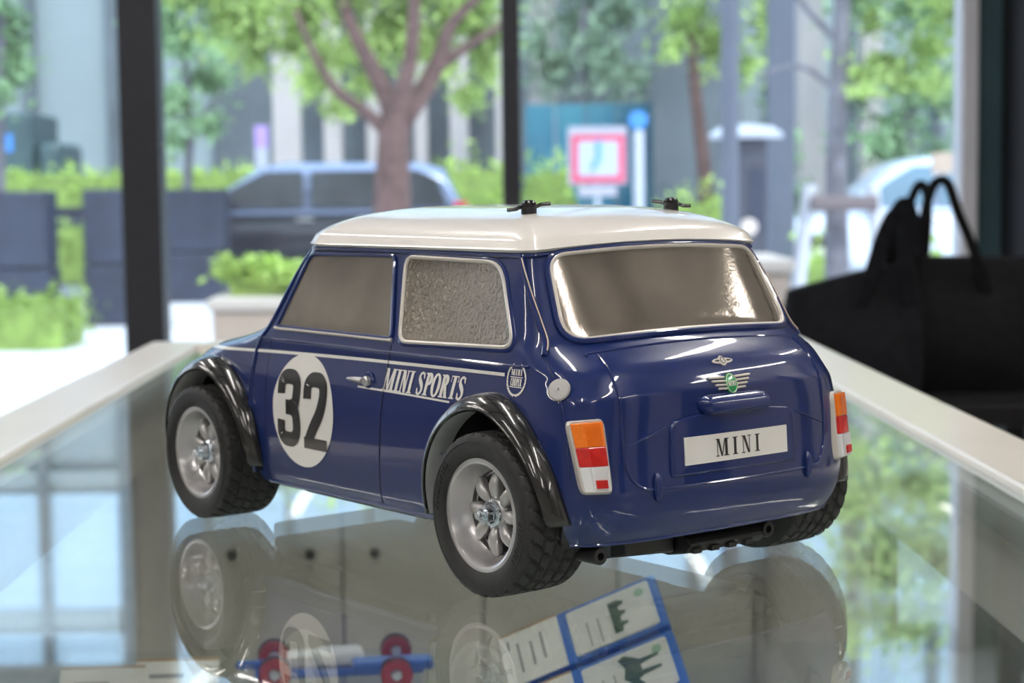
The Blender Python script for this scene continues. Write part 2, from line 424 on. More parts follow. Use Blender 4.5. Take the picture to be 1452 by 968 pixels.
# decals on the skin
def decal(name, polys, fmap, m, parent=car, maxlen=2.0):
    bm = bmesh.new()
    for poly in polys:
        vs = [bm.verts.new((p[0], p[1], 0)) for p in poly]
        try: bm.faces.new(vs)
        except Exception: pass
    bmesh.ops.triangulate(bm, faces=bm.faces[:])
    for _ in range(7):
        es = [e for e in bm.edges if e.calc_length() > maxlen]
        if not es: break
        bmesh.ops.subdivide_edges(bm, edges=es, cuts=1); bmesh.ops.triangulate(bm, faces=[f for f in bm.faces if len(f.verts) > 3])
    for v in bm.verts: v.co = fmap(v.co.x, v.co.y)*MM
    me = bpy.data.meshes.new(name); bm.to_mesh(me); bm.free(); me.materials.append(m); me.shade_smooth()
    o = bpy.data.objects.new(name, me); COL.objects.link(o); o.parent = parent
    return o
def strip(path, widths):                        # quads along a 2D path with given widths
    P = [np.array(p, float) for p in path]; n = len(P); L, R = [], []
    for i in range(n):
        t = P[min(i+1,n-1)]-P[max(i-1,0)]; t /= (np.linalg.norm(t)+1e-9); nn = np.array((-t[1], t[0]))
        w = widths if not hasattr(widths, '__len__') else widths[i]
        L.append(P[i]+nn*w/2); R.append(P[i]-nn*w/2)
    return [[tuple(L[i]), tuple(L[i+1]), tuple(R[i+1]), tuple(R[i])] for i in range(n-1)]
def arc(cx, cy, rx, ry, a0, a1, n=12): return [(cx+rx*math.cos(math.radians(a0+(a1-a0)*i/n)), cy+ry*math.sin(math.radians(a0+(a1-a0)*i/n))) for i in range(n+1)]
def rect(a, b, c, d): return [(a,b),(c,b),(c,d),(a,d)]
def glyph(ch, B=0.2, t=0.06, W=0.0):            # serif capitals, height 1; B thick stroke, t thin stroke
    se = 0.09; sh = 0.055
    if ch == 'I': return [rect(se,0,se+B,1), rect(0,0,2*se+B,sh), rect(0,1-sh,2*se+B,1)], 2*se+B
    if ch == 'M':
        w = 0.60+1.7*B; xl, xr_ = 0.09, 0.60+1.7*B-0.09-B; xm = (xl+xr_)/2+0.02
        return [rect(xl,0,xl+t,1), rect(0,0,0.24,sh), rect(0,1-sh,0.2,1), [(xl,1),(xl+B*0.95,1),(xm+B*0.5,0.0),(xm-0.02,0.0)],
                [(xm,0),(xm+t*1.3,0),(xr_+t*0.9,1),(xr_-0.02,1)], rect(xr_,0,xr_+B,1), rect(xr_-0.09,0,w,sh), rect(xr_-0.04,1-sh,w,1)], w
    if ch == 'N':
        w = 0.68
        return [rect(0.1,0,0.1+t,1), rect(0,0,0.25,sh), rect(0,1-sh,0.2,1), [(0.1,1),(0.1+B,1),(w-0.1,0),(w-0.1-B*0.8,0)], rect(w-0.1-t,0,w-0.1,1), rect(w-0.25,1-sh,w,1)], w
    if ch == 'P':
        p = arc(0.28,0.74,0.22,0.225,90,-90); ws = [t+(B*1.1-t)*math.sin(PI*i/12)**1.2 for i in range(13)]
        return [rect(se,0,se+B,1), rect(0,0,2*se+B,sh), rect(0,1-sh,0.3,1), rect(se+B,0.49,0.3,0.49+t*0.9)] + strip(p, ws), 0.60
    if ch == 'R':
        p = arc(0.28,0.755,0.21,0.21,90,-90); ws = [t+(B*1.1-t)*math.sin(PI*i/12)**1.2 for i in range(13)]
        return [rect(se,0,se+B,1), rect(0,0,2*se+B,sh), rect(0,1-sh,0.3,1), rect(se+B,0.52,0.3,0.52+t*0.9), [(0.28,0.53),(0.28+B,0.53),(0.70,0),(0.70-B*1.05,0)], rect(0.54,0,0.74,sh)] + strip(p, ws), 0.72
    if ch == 'O':
        p = arc(0.34,0.5,0.26,0.48,0,360,28); ws = [t+(B-t)*abs(math.cos(2*PI*i/28))**1.3 for i in range(29)]
        return strip(p, ws), 0.68
    if ch == 'C':
        p = arc(0.34,0.5,0.26,0.46,48,312,22); ws = [t+(B-t)*abs(math.cos(math.radians(48+264*i/22)))**1.3 for i in range(23)]
        return strip(p, ws), 0.62
    if ch == 'E':
        return [rect(se,0,se+B,1), rect(0,0,0.52,0.09), rect(0,0.91,0.52,1), rect(se+B,0.46,0.44,0.55), rect(0.46,0,0.52,0.24), rect(0.46,0.76,0.52,1)], 0.56
    if ch == 'S':
        p = smooth([(0.48,0.76),(0.40,0.93),(0.26,0.965),(0.13,0.88),(0.13,0.70),(0.28,0.54),(0.42,0.38),(0.44,0.18),(0.30,0.035),(0.15,0.06),(0.07,0.26)], 4)
        n = len(p); ws = [t+(B*1.0-t)*math.exp(-((i/n-0.5)/0.2)**2) for i in range(n)]
        return strip(p, ws) + [[(0.455,0.97),(0.50,0.97),(0.51,0.70),(0.47,0.70)], [(0.045,0.03),(0.09,0.03),(0.08,0.30),(0.04,0.30)]], 0.56
    if ch == 'T':
        w = 0.64
        return [rect(w/2-B/2,0,w/2+B/2,1), rect(w/2-B/2-0.09,0,w/2+B/2+0.09,sh), rect(0.02,1-sh,w-0.02,1), [(0.02,1),(0.05,1),(0.07,0.72),(0.02,0.72)], [(w-0.05,1),(w-0.02,1),(w-0.02,0.72),(w-0.07,0.72)]], w
    return [], 0.3
def text_polys(s, B, t, gap=0.06, slant=0.0):
    out = []; x = 0
    for ch in s:
        ps, w = glyph(ch, B, t)
        out.append([[(px+x+slant*py, py) for px, py in p] for p in ps]); x += w+gap
    return out, x-gap

# windows
def side_window(name, poly, r, m, s, trim_all, par=car):
    out = round_poly(poly, r, 6)
    w = decal(name, [out], lambda x, z: side_pt(x, z, s, 0.25), m, maxlen=4)
    path = []
    for i in range(len(out)):
        a, b = out[i], out[(i+1)%len(out)]; k = max(1, int(math.hypot(b[0]-a[0], b[1]-a[1])/4))
        for j in range(k): path.append((a[0]+(b[0]-a[0])*j/k, a[1]+(b[1]-a[1])*j/k))
    part(MB().tube([side_pt(x, z, s, 0.45) for x, z in path], 0.85, 8, closed=True), 'window_trim', TRIM if trim_all else BLUE, w)
    return w, path
for s in (1, -1):
    w1, p1 = side_window('front_side_window', [(41.5,119.6),(-20.5,120.3),(-31.2,88.4),(55.5,88.6)], [3,3,2,2], GLASS_SMOKE, s, False)
    part(MB().tube([side_pt(56.5-4.4*i, 88.0-0.005*i, s, 0.5) for i in range(21)], 0.75, 8), 'sill_trim', TRIM, w1)
    w2, p2 = side_window('quarter_window', [(-28.4,120.2),(-90.0,119.4),(-108.0,89.4),(-37.0,87.6)], [5,9,7,5], GLASS_SPARK, s, True)
    part(MB().tube([side_pt(-66+(x+66)*1.03, 104+(z-104)*1.06, s, -0.5) for x, z in p2], 1.3, 8, closed=True), 'window_seal', BLUE, w2)
# rear window
ro = round_poly([(-51.5,121.6),(51.5,121.6),(57.0,91.2),(-57.0,91.2)], [7,7,9,9], 8)
rw = decal('rear_window', [ro], lambda y, z: rear_pt(y, z, 0.25), GLASS_SMOKE, maxlen=4)
path = []
for i in range(len(ro)):
    a, b = ro[i], ro[(i+1)%len(ro)]; k = max(1, int(math.hypot(b[0]-a[0], b[1]-a[1])/3))
    for j in range(k): path.append((a[0]+(b[0]-a[0])*j/k, a[1]+(b[1]-a[1])*j/k))
part(MB().tube([rear_pt(y, z, 0.5) for y, z in path], 1.0, 8, closed=True), 'window_trim', TRIM, rw)
part(MB().tube([rear_pt(y*1.02, 106.4+(z-106.4)*1.035, 0.1) for y, z in path], 1.5, 8, closed=True), 'window_seal', BLUE, rw)
# windscreen
fo = round_poly([(-50,120.5),(50,120.5),(58,93),(-58,93)], [6,6,7,7], 6)
fw = decal('windscreen', [fo], lambda y, z: front_pt(y, z, 0.25), GLASS_SMOKE, maxlen=4)
part(MB().tube([front_pt(y, z, 0.4) for y, z in fo], 0.95, 8, closed=True), 'window_trim', TRIM, fw)

# seams, ridges
def line(a, b, n=14): return [(a[0]+(b[0]-a[0])*i/n, a[1]+(b[1]-a[1])*i/n) for i in range(n+1)]
GROOVE = mat('seam_shadow', (0.004, 0.007, 0.035), 0.35, 0, 0.6)
for s in (1, -1):
    part(MB().tube([side_pt(x, z, s, 0.0) for x, z in line((-26.5,23),(-31.5,86),24)], 0.35, 6), 'door_seam', GROOVE)
    part(MB().tube([side_pt(x, z, s, 0.1) for x, z in smooth([(72,24),(71.5,50),(70.5,74),(67,83),(60,92),(46,121)],5)], 0.9, 8), 'pillar_seam', BLUE)
    part(MB().tube([side_pt(x, z, s, -0.15) for x, z in smooth([(60,24),(58.6,50),(59,78),(58,84)],6)], 0.3, 6), 'door_seam', GROOVE)
    part(MB().tube([side_pt(x, z, s, 0.5) for x, z in line((-100.0,122.5),(-122.0,87.0),20)], 1.2, 8), 'pillar_seam', BLUE)
    part(MB().tube([side_pt(x-0.5, z, s, 1.55) for x, z in line((-101.2,121),(-121.6,88.2),20)], 0.3, 6), 'seam_edge', mat('seam_edge', (0.62, 0.50, 0.42), 0.3, noise=0.05))
    # white side stripe and a thin white line below the lettering
    st = smooth([(124,73.8),(117.3,75.9),(69,77.6),(40,78.3),(0,79.0),(-35,79.4),(-70,79.7),(-105,79.9)], 6)
    decal('side_stripe', strip(st, 1.25), lambda x, z: side_pt(x, z, s, 0.22), DECAL_W, maxlen=3)
    decal('thin_white_line', strip(smooth([(-12,68.4),(-45,68.0),(-74,67.4)],6), 0.75), lambda x, z: side_pt(x, z, s, 0.2), DECAL_W, maxlen=3)
    part(MB().tube([side_pt(x, z, s, 0.0) for x, z in line((70,83.4),(-118,83.4),40)], 0.55, 6), 'waist_ridge', BLUE)
    # sill lip
    part(MB().tube([side_pt(x, 21.6, s, 0.0) for x in np.linspace(-61,61,30)], 0.9, 6), 'sill_lip', BLUE)
# lower rear lip
part(MB().tube([rear_pt(y, 21.5, 0) for y in np.linspace(-66,66,40)], 0.7, 6), 'rear_lip', BLUE)

# number roundel
for s in (1, -1):
    cx, cz, R = 28.4, 55.0, 23.7
    sg = s                                       # text reads front-to-back on the left flank
    disc = [[(cx,cz)]]
    circ = [(cx+R*math.cos(2*PI*i/64), cz+R*math.sin(2*PI*i/64)) for i in range(64)]
    rd = decal('number_roundel', [circ], lambda x, z: side_pt(x, z, s, 0.25), DECAL_W, maxlen=3)
    W_ = 0.30
    d3 = smooth([(0.14,0.68),(0.14,0.84),(0.22,0.905),(0.34,0.92),(0.46,0.905),(0.535,0.83),(0.54,0.68),(0.50,0.56),(0.38,0.515),(0.26,0.51)],4)
    d3b = smooth([(0.26,0.51),(0.40,0.505),(0.51,0.45),(0.545,0.33),(0.545,0.19),(0.46,0.095),(0.34,0.08),(0.22,0.095),(0.14,0.17),(0.14,0.33)],4)
    d2 = smooth([(0.14,0.66),(0.14,0.83),(0.22,0.905),(0.34,0.92),(0.46,0.905),(0.54,0.82),(0.54,0.66),(0.46,0.48),(0.28,0.26),(0.16,0.09)],4)
    h_, wd = 31.5, 29.5
    def m32(x0): return lambda pl: [[(x0 - wd*px*sg, 39.6 + h_*py) for px, py in p] for p in pl]
    x3 = cx + sg*20.6; x2 = cx + sg*0.2
    A = m32(x3)(strip(d3, 0.20) + strip(d3b, 0.20)); Bq = m32(x2)(strip(d2, 0.20) + [rect(0.05,0.0,0.645,0.15)])
    decal('digit', A, lambda x, z: side_pt(x, z, s, 0.5), DECAL_K, rd, maxlen=2)
    decal('digit', Bq, lambda x, z: side_pt(x, z, s, 0.5), DECAL_K, rd, maxlen=2)
    # MINI SPORTS
    gl, tot = text_polys('MINI SPORTS', 0.225, 0.10, 0.03, 0.22)
    k = 52.5/tot
    lt = None
    for g in gl:
        if not g: continue
        xs = -29.0 if s == 1 else -81.5
        polys = [[(xs - s*px*k, 68.4 + 8.6*py + 0.006*px*k) for px, py in p] for p in g]
        decal('letter', polys, lambda x, z: side_pt(x, z, s, 0.25), DECAL_W, maxlen=2)
    # laurel emblem
    ex, ez = -112.0, 78.6
    lau = []
    for i in range(11):
        for q in (1, -1):
            a = math.radians(-90 + q*(8+14.2*i)); px, pz = ex+5.1*math.cos(a), ez+5.6*math.sin(a)
            tdir = a + q*PI/2 - q*0.35; l_, w_ = 1.15, 0.5
            lau.append([(px-l_*math.cos(tdir), pz-l_*math.sin(tdir)), (px-w_*math.sin(tdir), pz+w_*math.cos(tdir)), (px+l_*math.cos(tdir), pz+l_*math.sin(tdir)), (px+w_*math.sin(tdir), pz-w_*math.cos(tdir))])
    em = decal('laurel_emblem', lau, lambda x, z: side_pt(x, z, s, 0.25), DECAL_W, maxlen=2)
    bar = []
    for wd_, z0, hh in (('MINI', 80.1, 2.2), ('COOPER', 76.4, 2.6)):
        gg, tt = text_polys(wd_, 0.3, 0.16, 0.10)
        kk = 6.2/tt
        for g in gg: bar += [[(ex + s*3.1 - s*px*kk, z0+hh*py) for px, py in p] for p in g]
    bar += [rect(ex-3.6,79.3,ex+3.6,79.65), rect(ex-3.6,75.8,ex+3.6,76.1)]
    decal('emblem_lettering', bar, lambda x, z: side_pt(x, z, s, 0.25), DECAL_W, em, maxlen=2)
    # door handle
    hp = side_pt(-14, 71.2, s, 0)
    dh = part(MB().tube([side_pt(x, 71.0, s, 1.8) for x in np.linspace(-6,-17,8)], [0.35,0.6,0.8,0.95,1.0,1.05,1.1,1.1], 8), 'door_handle', SILVER)
    part(MB().lathe([(0,2.9),(1.5,2.8),(2.0,2.2),(2.0,0)], 'y', 18, (0,0,0)).xf(lambda x,y,z: (x-19.5, s*(y+abs(hp.y)), z+71.2)), 'handle_button', SILVER, dh)
    part(MB().lathe([(0,0.9),(1.9,0.7),(2.1,0)], 'y', 14).xf(lambda x,y,z: (x*1.6-19.5, s*(y+abs(hp.y)), z*1.7+71.2)), 'handle_base', BLUE, dh)

# wheel arch flares
def flare(k, s):
    cx, cz = ARCH[k]; rowsO, rowsI = [], []
    a0, a1 = (-10, 184) if k == 1 else (-8, 181)
    N = 40
    for i in range(N+1):
        a = math.radians(a0+(a1-a0)*i/N); rear = math.cos(a) < 0
        e = abs(i/N*2-1)                          # 0 at the crown, 1 at the feet
        Rh0, Rv0 = (40.0, 43.5); Rh1, Rv1 = (36.2, 38.0)
        pe = 2.0
        if rear: Rh0, Rh1 = (38.5, 35.5) if k == -1 else (40.0, 36.2); pe = 1.72 if k == -1 else 1.8
        Cc, Ss = math.copysign(abs(math.cos(a))**(2/pe), math.cos(a)), math.copysign(abs(math.sin(a))**(2/pe), math.sin(a))
        yl = 81.6 - 4.0*e**3
        ro = []
        for q in range(9):
            t = q/8; R1 = Rh0+(Rh1-Rh0)*t**2.6; R2 = Rv0+(Rv1-Rv0)*t**2.6
            x, z = cx+R1*Cc, cz+R2*Ss
            yb = y_side(x, max(z, 21.5))-0.3 if q < 2 else None
            if q == 0: y0 = yb
            y = y0 + (yl-y0)*min(1, t*1.06)**0.8
            ro.append((x, s*y, z))
        xl, zl = cx+(Rh1-1.0)*Cc, cz+(Rv1-1.0)*Ss
        ro.append((xl, s*(yl-0.9), zl))
        rowsO.append(ro)
        rowsI.append([(xl, s*(yl-0.9), zl), (cx+(Rh1-0.4)*Cc, s*(yl-5), cz+(Rv1-0.4)*Ss), (cx+(Rh1+0.6)*Cc, s*max(y0-4, 52), cz+(Rv1+0.6)*Ss)])
    f = part(MB().grid(rowsO), 'wheel_arch_flare', BLACK_GLOSS, angle=50)
    sd = f.modifiers.new('solid', 'SOLIDIFY'); sd.thickness = 0.0006; sd.offset = -s
    part(MB().grid(rowsI), 'arch_lip_lining', LINING, f)
    # dark wheel well
    well = []
    for i in range(21):
        a = math.radians(-14+208*i/20); R1 = (35.5 if (k == -1 and math.cos(a) < 0) else 38.0); R2 = 39.5
        well.append([(cx+R1*math.cos(a), s*y, cz+R2*math.sin(a)) for y in (70,60,46)])
    w = MB().grid(well); o = len(w.v)
    w.add([p[2] for p in well]+[(cx, s*46, cz-8)], [(i,i+1,21) for i in range(20)])
    part(w, 'wheel_well', BLACK_PL, f)
for k in (1, -1):
    for s in (1, -1): flare(k, s)

# wheels (built once, facing +y, centred on the hub; outer rim face at y=0)
def build_wheel(parent):
    # rim barrel with outer lip
    rim = part(MB().lathe([(20.4,-26),(20.4,-1.2),(20.9,-0.2),(20.6,0.5),(19.6,0.7),(18.7,0.3),(18.2,-0.8),(17.6,-3.0),(16.6,-6.6),(15.6,-7.6),(15.4,-9.5),(18.0,-12),(18.2,-25)], 'y', 72), 'wheel', SILVER, parent)
    # tyre with grooved tread
    prof = [(20.0,-25.8),(21.0,-26.8),(23.5,-27.9),(26.5,-27.9),(28.7,-27.0)]
    tread = [(30.0*1.0 - 0.35*((y+13)/13)**4, y) for y in np.linspace(-26.2, 0.2, 45)]
    prof2 = [(28.8,0.9),(27.5,1.6),(25.0,2.0),(23.0,1.75),(21.6,1.2),(20.7,0.6),(20.2,-0.6)]
    full = prof + tread + prof2; n0, n1 = len(prof), len(prof)+len(tread); NA = 240; rows = []
    for idx, (r, y) in enumerate(full):
        row = []
        for j in range(NA):
            th = 2*PI*j/NA; d = 0
            if n0 <= idx < n1:
                for gy in (-21.0,-15.8,-10.4,-5.2):
                    if abs(y-gy) < 0.45: d = 0.9
                lane = int((y+26)//5.3); ph = (th*30/(2*PI) + y*0.075*(1 if lane % 2 else 1.6) + lane*0.37) % 1.0
                if ph < 0.14 and y < -0.6: d = max(d, 0.85)
                if (y > -2.4 and ph < 0.16): d = max(d, 0.9)
            rr_ = r-d
            row.append((rr_*math.cos(th), y, rr_*math.sin(th)))
        rows.append(row)
    part(MB().grid(rows, True), 'tyre', RUBBER, rim, angle=40)
    # raised moulding rings and worn sidewall marks
    part(MB().tube([(26.8*math.cos(t), 1.78, 26.8*math.sin(t)) for t in np.linspace(0,2*PI,72,endpoint=False)], 0.16, 6, closed=True), 'sidewall_ring', RUBBER, rim)
    marks = MB()
    for a0, cnt, step in ((200, 9, 4.2), (20, 10, 4.6)):
        for i in range(cnt):
            a = math.radians(a0+i*step); ca_, sa_ = math.cos(a), math.sin(a)
            w_ = 0.55 if i % 3 else 0.95
            q = [(-w_,-0.9),(w_,-0.9),(w_*0.6,0.9),(-w_*0.6,0.9)] if i % 2 else [(-w_,-0.9),(-w_*0.2,-0.9),(w_,0.9),(w_*0.1,0.9)]
            marks.prism([((24.6+v)*ca_ - u*sa_, 1.9, (24.6+v)*sa_ + u*ca_) for u, v in q], (0,0.3,0))
    part(marks, 'sidewall_lettering', mat('sidewall_lettering', (0.009,0.009,0.009), 0.6), rim, smooth=False)['kind'] = 'stuff'
    # dark brake space
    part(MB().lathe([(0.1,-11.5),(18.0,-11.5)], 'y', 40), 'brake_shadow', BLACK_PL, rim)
    # eight petal spokes
    def spoke():
        m = MB(); rows = []
        for i in range(11):
            t = i/10; r = 5.4+10.6*t; wv = 0.95+1.5*math.sin(min(1, t*0.92+0.10)*PI)**0.9; hgt = 1.9*math.sin(min(1,0.25+t*0.72)*PI)**0.7
            if i == 10: wv *= 0.35; hgt *= 0.4
            yb = -7.0 + 1.2*math.sin(t*PI)
            rows.append([(r, yb-2.2, -wv)]+[(r, yb+hgt*math.sin(PI*q/8), -wv*math.cos(PI*q/8)) for q in range(9)]+[(r, yb-2.2, wv)])
        m.grid(rows); o = len(rows[0]); m.f.append(tuple(range(o))); m.f.append(tuple(len(m.v)-o+j for j in reversed(range(o))))
        return m.mesh('spoke', SILVER, True, 50, MM)
    sm = spoke()
    for i in range(8):
        o = bpy.data.objects.new('spoke', sm); COL.objects.link(o); o.parent = rim; o.rotation_euler = (0, math.radians(45*i+22.5), 0)
    # hub
    part(MB().lathe([(15.6,-10.4),(15.2,-9.2),(14.6,-9.4),(14.6,-11.4)], 'y', 64), 'inner_ring', SILVER, rim)
    part(MB().lathe([(0,-5.2),(4.4,-5.2),(5.2,-5.6),(5.8,-6.6),(6.0,-10.5)], 'y', 32), 'hub', SILVER, rim)
    for i in range(8):
        a = math.radians(45*i); part(MB().lathe([(0,0.9),(0.5,0.8),(0.7,0.3),(0.75,-3)], 'y', 10, (6.6*math.cos(a), -7.2, 6.6*math.sin(a))), 'rivet', SILVER, rim)
    nut = MB(); nut.lathe([(5.0,-5.2),(5.0,-4.4),(4.3,-3.9),(3.6,-3.8)], 'y', 32)
    hexp = [(3.6*math.cos(PI/3*i), -4.0, 3.6*math.sin(PI/3*i)) for i in range(6)]
    nut.prism(hexp, (0,3.4,0)); nut.lathe([(2.4,-0.6),(2.4,0.2),(1.6,0.3)], 'y', 24)
    nt = part(nut, 'wheel_nut', CHROME, rim, angle=25)
    part(MB().lathe([(1.55,0.3),(1.55,1.9),(1.2,2.3),(0,2.3)], 'y', 20), 'axle_end', CHROME, nt) if False else part(MB().lathe([(1.55,0.3),(1.55,1.9),(1.2,2.3),(0,2.3)], 'y', 20), 'axle_end', CHROME, rim)
    return rim
w0 = build_wheel(car)
spots = [(-105,81.3,30,0,0.35),(105,81.0,30,0,0.9),(-105,-81,30,PI,0.2),(105,-81,30,PI,0.7)]
for i, (x, y, z, rz, spin) in enumerate(spots):
    o = w0 if i == 0 else copy_tree(w0, car)
    o.location = (x*MM, y*MM, z*MM)
    o.rotation_mode = 'XYZ'
    o.rotation_euler = Matrix.Rotation(rz, 3, 'Z').to_4x4().to_euler() if i == 0 else (0,0,rz)
    o.matrix_local = Matrix.Translation((x*MM, y*MM, z*MM)) @ Matrix.Rotation(rz, 4, 'Z') @ Matrix.Rotation(spin, 4, 'Y')

# tail lamps
def tail_lamp(s):
    TO, TI, BI, BO = Vector((-139.6,70.6,66.2)), Vector((-145.6,58.4,66.8)), Vector((-149.4,57.4,40.6)), Vector((-145.6,68.6,41.0))
    a_t, a_b = TO-TI, BO-BI
    n = (a_t.cross((TI-BI))).normalized()
    if n.x > 0: n = -n
    def P(u, v, d):                               # u 0 inner..1 outer, v 0 bottom..1 top, d out of the body
        p = (BI*(1-u)+BO*u)*(1-v) + (TI*(1-u)+TO*u)*v + n*d
        return Vector((p.x, s*p.y, p.z))
    def block(u0, u1, v0, v1, prof):              # prof: (u, d) cross-section
        m = MB(); A = [P(u0+(u1-u0)*u, v0, d) for u, d in prof]; B = [P(u0+(u1-u0)*u, v1, d) for u, d in prof]; k = len(prof)
        m.add(A+B, [tuple(range(k)), tuple(range(2*k-1, k-1, -1))]+[(i,k+i,k+(i+1)%k,(i+1)%k) for i in range(k)])
        return m
    root = None
    out = round_poly([(0,0),(1,0),(1,1),(0,1)], 0.14, 4)
    hm = MB(); base_ = [P(u, v, -9) for u, v in out]; top = [P(u, v, 0.3) for u, v in out]; top2 = [P(0.5+(u-0.5)*0.94, 0.5+(v-0.5)*0.97, 1.0) for u, v in out]
    k = len(out); hm.grid([base_, top, top2], True); hm.f.append(tuple(2*k+i for i in range(k)))
    root = part(hm, 'tail_lamp', TRIM, angle=40)
    prof = [(0,0.4),(0,2.2),(0.12,3.0),(0.60,3.3),(0.70,3.1),(1,1.4),(1,0.4)]
    part(block(0.07,0.91,0.635,0.965,prof), 'amber_lens', AMBER, root, smooth=False, bevel=0.0003)
    part(block(0.07,0.91,0.375,0.632,prof), 'red_lens', RED, root, smooth=False, bevel=0.0003)
    part(block(0.07,0.91,0.035,0.372,prof), 'white_lens', CLEAR_W, root, smooth=False, bevel=0.0003)
    part(block(0.12,0.62,0.06,0.365,[(0,3.0),(0,3.5),(1,3.7),(1,3.0)]), 'reversing_lens', CLEAR_W, root, smooth=False)
    for i in range(9):
        part(block(0.14+0.052*i,0.165+0.052*i,0.215,0.36,[(0,3.2),(0,3.78),(1,3.78),(1,3.2)]), 'lens_rib', CLEAR_W, root, smooth=False)
    part(block(0.20,0.56,0.085,0.195,[(0,3.2),(0,4.1),(1,4.1),(1,3.2)]), 'reflector', RED, root, smooth=False)
    for iv in range(9):
        part(block(0.15,0.60,0.665+0.03*iv,0.682+0.03*iv,[(0,3.0),(0,3.36),(1,3.46),(1,3.0)]), 'lens_rib', AMBER, root, smooth=False)
    return root
for s in (1, -1): tail_lamp(s)

# boot lid: ridges, plate panel, plate, handle, badges, hinges
def ridge(pts, r, name='boot_ridge', off=0.0, m=BLUE, par=car, k=6):
    return part(MB().tube([rear_pt(y, z, off) for y, z in smooth(pts, k)], r, 8), name, m, par)
ridge([(50,86),(51.0,80),(51.5,70),(51.5,56),(50.5,48),(47,42.6),(41,40.6),(30,40.2),(0,40),(-30,40.2),(-41,40.6),(-47,42.6),(-50.5,48),(-51.5,56),(-51.5,70),(-51,80),(-50,86)], 0.55, 'boot_lid_edge', 0.05)
ridge([(54,86),(48,87),(0,87.5),(-48,87),(-54,86)], 0.5, 'boot_lid_edge', 0.0)
for s in (1, -1):
    ridge([(50.5*s,56),(40*s,59.2),(33.5*s,61.4)], 0.45)
    part(MB().tube([rear_pt(38.6*s, z, 0.6) for z in np.linspace(36.5,46,8)], [0.7,1.4,1.6,1.6,1.6,1.6,1.3,0.6], 10), 'boot_hinge', BLUE)
    part(MB().tube([side_pt(x, h, s, 0.1) for x, h in smooth([(-126,84),(-130,80),(-134,74),(-137,66),(-139,56),(-140,46)],5)], 0.5, 8), 'body_seam', BLUE)
def raised(polyyz, r, off, name, m, par=car, slope=1.5):
    out = round_poly(polyyz, r, 6); cy = np.mean([p[0] for p in out]); cz = np.mean([p[1] for p in out])
    rows = [[rear_pt(y, z, -0.8) for y, z in out]]
    rows.append([rear_pt(y, z, 0.0) for y, z in out])
    for sc, of in ((0.985, off*0.6), (0.96, off*0.95), (0.93, off)):
        rows.append([rear_pt(cy+(y-cy)*(1-(1-sc)*0.7), cz+(z-cz)*sc, of) for y, z in out])
    for sc in (0.7, 0.4, 0.05): rows.append([rear_pt(cy+(y-cy)*sc, cz+(z-cz)*sc, off) for y, z in out])
    mb = MB().grid(rows, True); k = len(out); mb.f.append(tuple(len(mb.v)-k+i for i in range(k)))
    return part(mb, name, m, par, angle=60)
raised([(-32.5,43.6),(32.5,43.6),(31.5,63.2),(17,64.5),(-17,64.5),(-31.5,63.2)], [2,2,4,3,3,4], 1.3, 'plate_panel', BLUE)
pr = []
PY = np.linspace(-26.2, 26.2, 15)
def ppt(y, z, off): return rear_pt(y*0.35, z, off) + Vector((rear_pt(y, z).x-rear_pt(y*0.35, z).x, y*0.65, 0))*Vector((0.6,1,1)) if False else Vector((rear_pt(0, z).x - off + 0.00045*y*y, y, z))
plate = MB().grid([[ppt(y, 47.6, 1.0) for y in PY], [ppt(y, 47.6, 1.9) for y in PY], [ppt(y, 57.6, 1.9) for y in PY], [ppt(y, 57.6, 1.0) for y in PY]], False, True)
plate.add([ppt(y, z, o) for y in (PY[0], PY[-1]) for z, o in ((47.6,1.0),(47.6,1.9),(57.6,1.9),(57.6,1.0))], [(0,1,2,3),(7,6,5,4)])
pln = part(plate, 'number_plate', DECAL_W, smooth=False)
gl, tot = text_polys('MINI', 0.17, 0.05, 0.26)
k_ = 22.6/tot
for g in gl:
    decal('plate_letter', [[(11.3-px*k_, 49.4+6.4*py) for px, py in p] for p in g], lambda y, z: ppt(y, z, 2.05), DECAL_K, pln, maxlen=4)
# handle over the plate
hm = MB(); rows = []
for i in range(15):
    y = -17.2+34.4*i/14; e = 1-abs(y/17.2)**26; b = rear_pt(y, 68.0, 0); up = 3.5*max(0.35, e)
    rows.append([(b.x+1.0, y, 68.2+up), (b.x-2.2*e-0.6, y, 68.2+up*0.85), (b.x-4.4*e-0.6, y, 68.2+up*0.25), (b.x-4.6*e-0.6, y, 68.2-up*0.55), (b.x-3.0*e-0.4, y, 68.2-up*0.95), (b.x+1.0, y, 68.2-up)])
hm.grid(rows); hm.f.append((5,4,3,2,1,0)); hm.f.append(tuple(14*6+j for j in range(6)))
part(hm, 'boot_handle', BLUE, angle=50)
# winged badge
bd = MB(); cy, cz = 0.0, 75.0
def bpt(y, z, off): return rear_pt(y, z-1.9, off)
bc = [(2.9*math.cos(2*PI*i/28), cz+3.3*math.sin(2*PI*i/28)) for i in range(28)]
bd.grid([[bpt(y,z,0) for y,z in bc], [bpt(y,z,0.7) for y,z in bc], [bpt(y*0.8,cz+(z-cz)*0.8,0.8) for y,z in bc], [bpt(y*0.02,cz+(z-cz)*0.02,0.8) for y,z in bc]], True)
badge = part(bd, 'winged_badge', GREEN_B)
part(MB().tube([bpt(y*0.87,cz+(z-cz)*0.87,0.85) for y,z in bc], 0.22, 6, closed=True), 'badge_ring', mat('badge_ring', (0.5,0.68,0.5), 0.3), badge)
gg, tt = text_polys('MINI', 0.26, 0.14, 0.1)
decal('badge_lettering', [[(1.9-px*3.8/tt, cz-0.75+1.5*py) for px, py in p] for g in gg for p in g], lambda y, z: bpt(y, z, 0.9), DECAL_W, badge, maxlen=2)
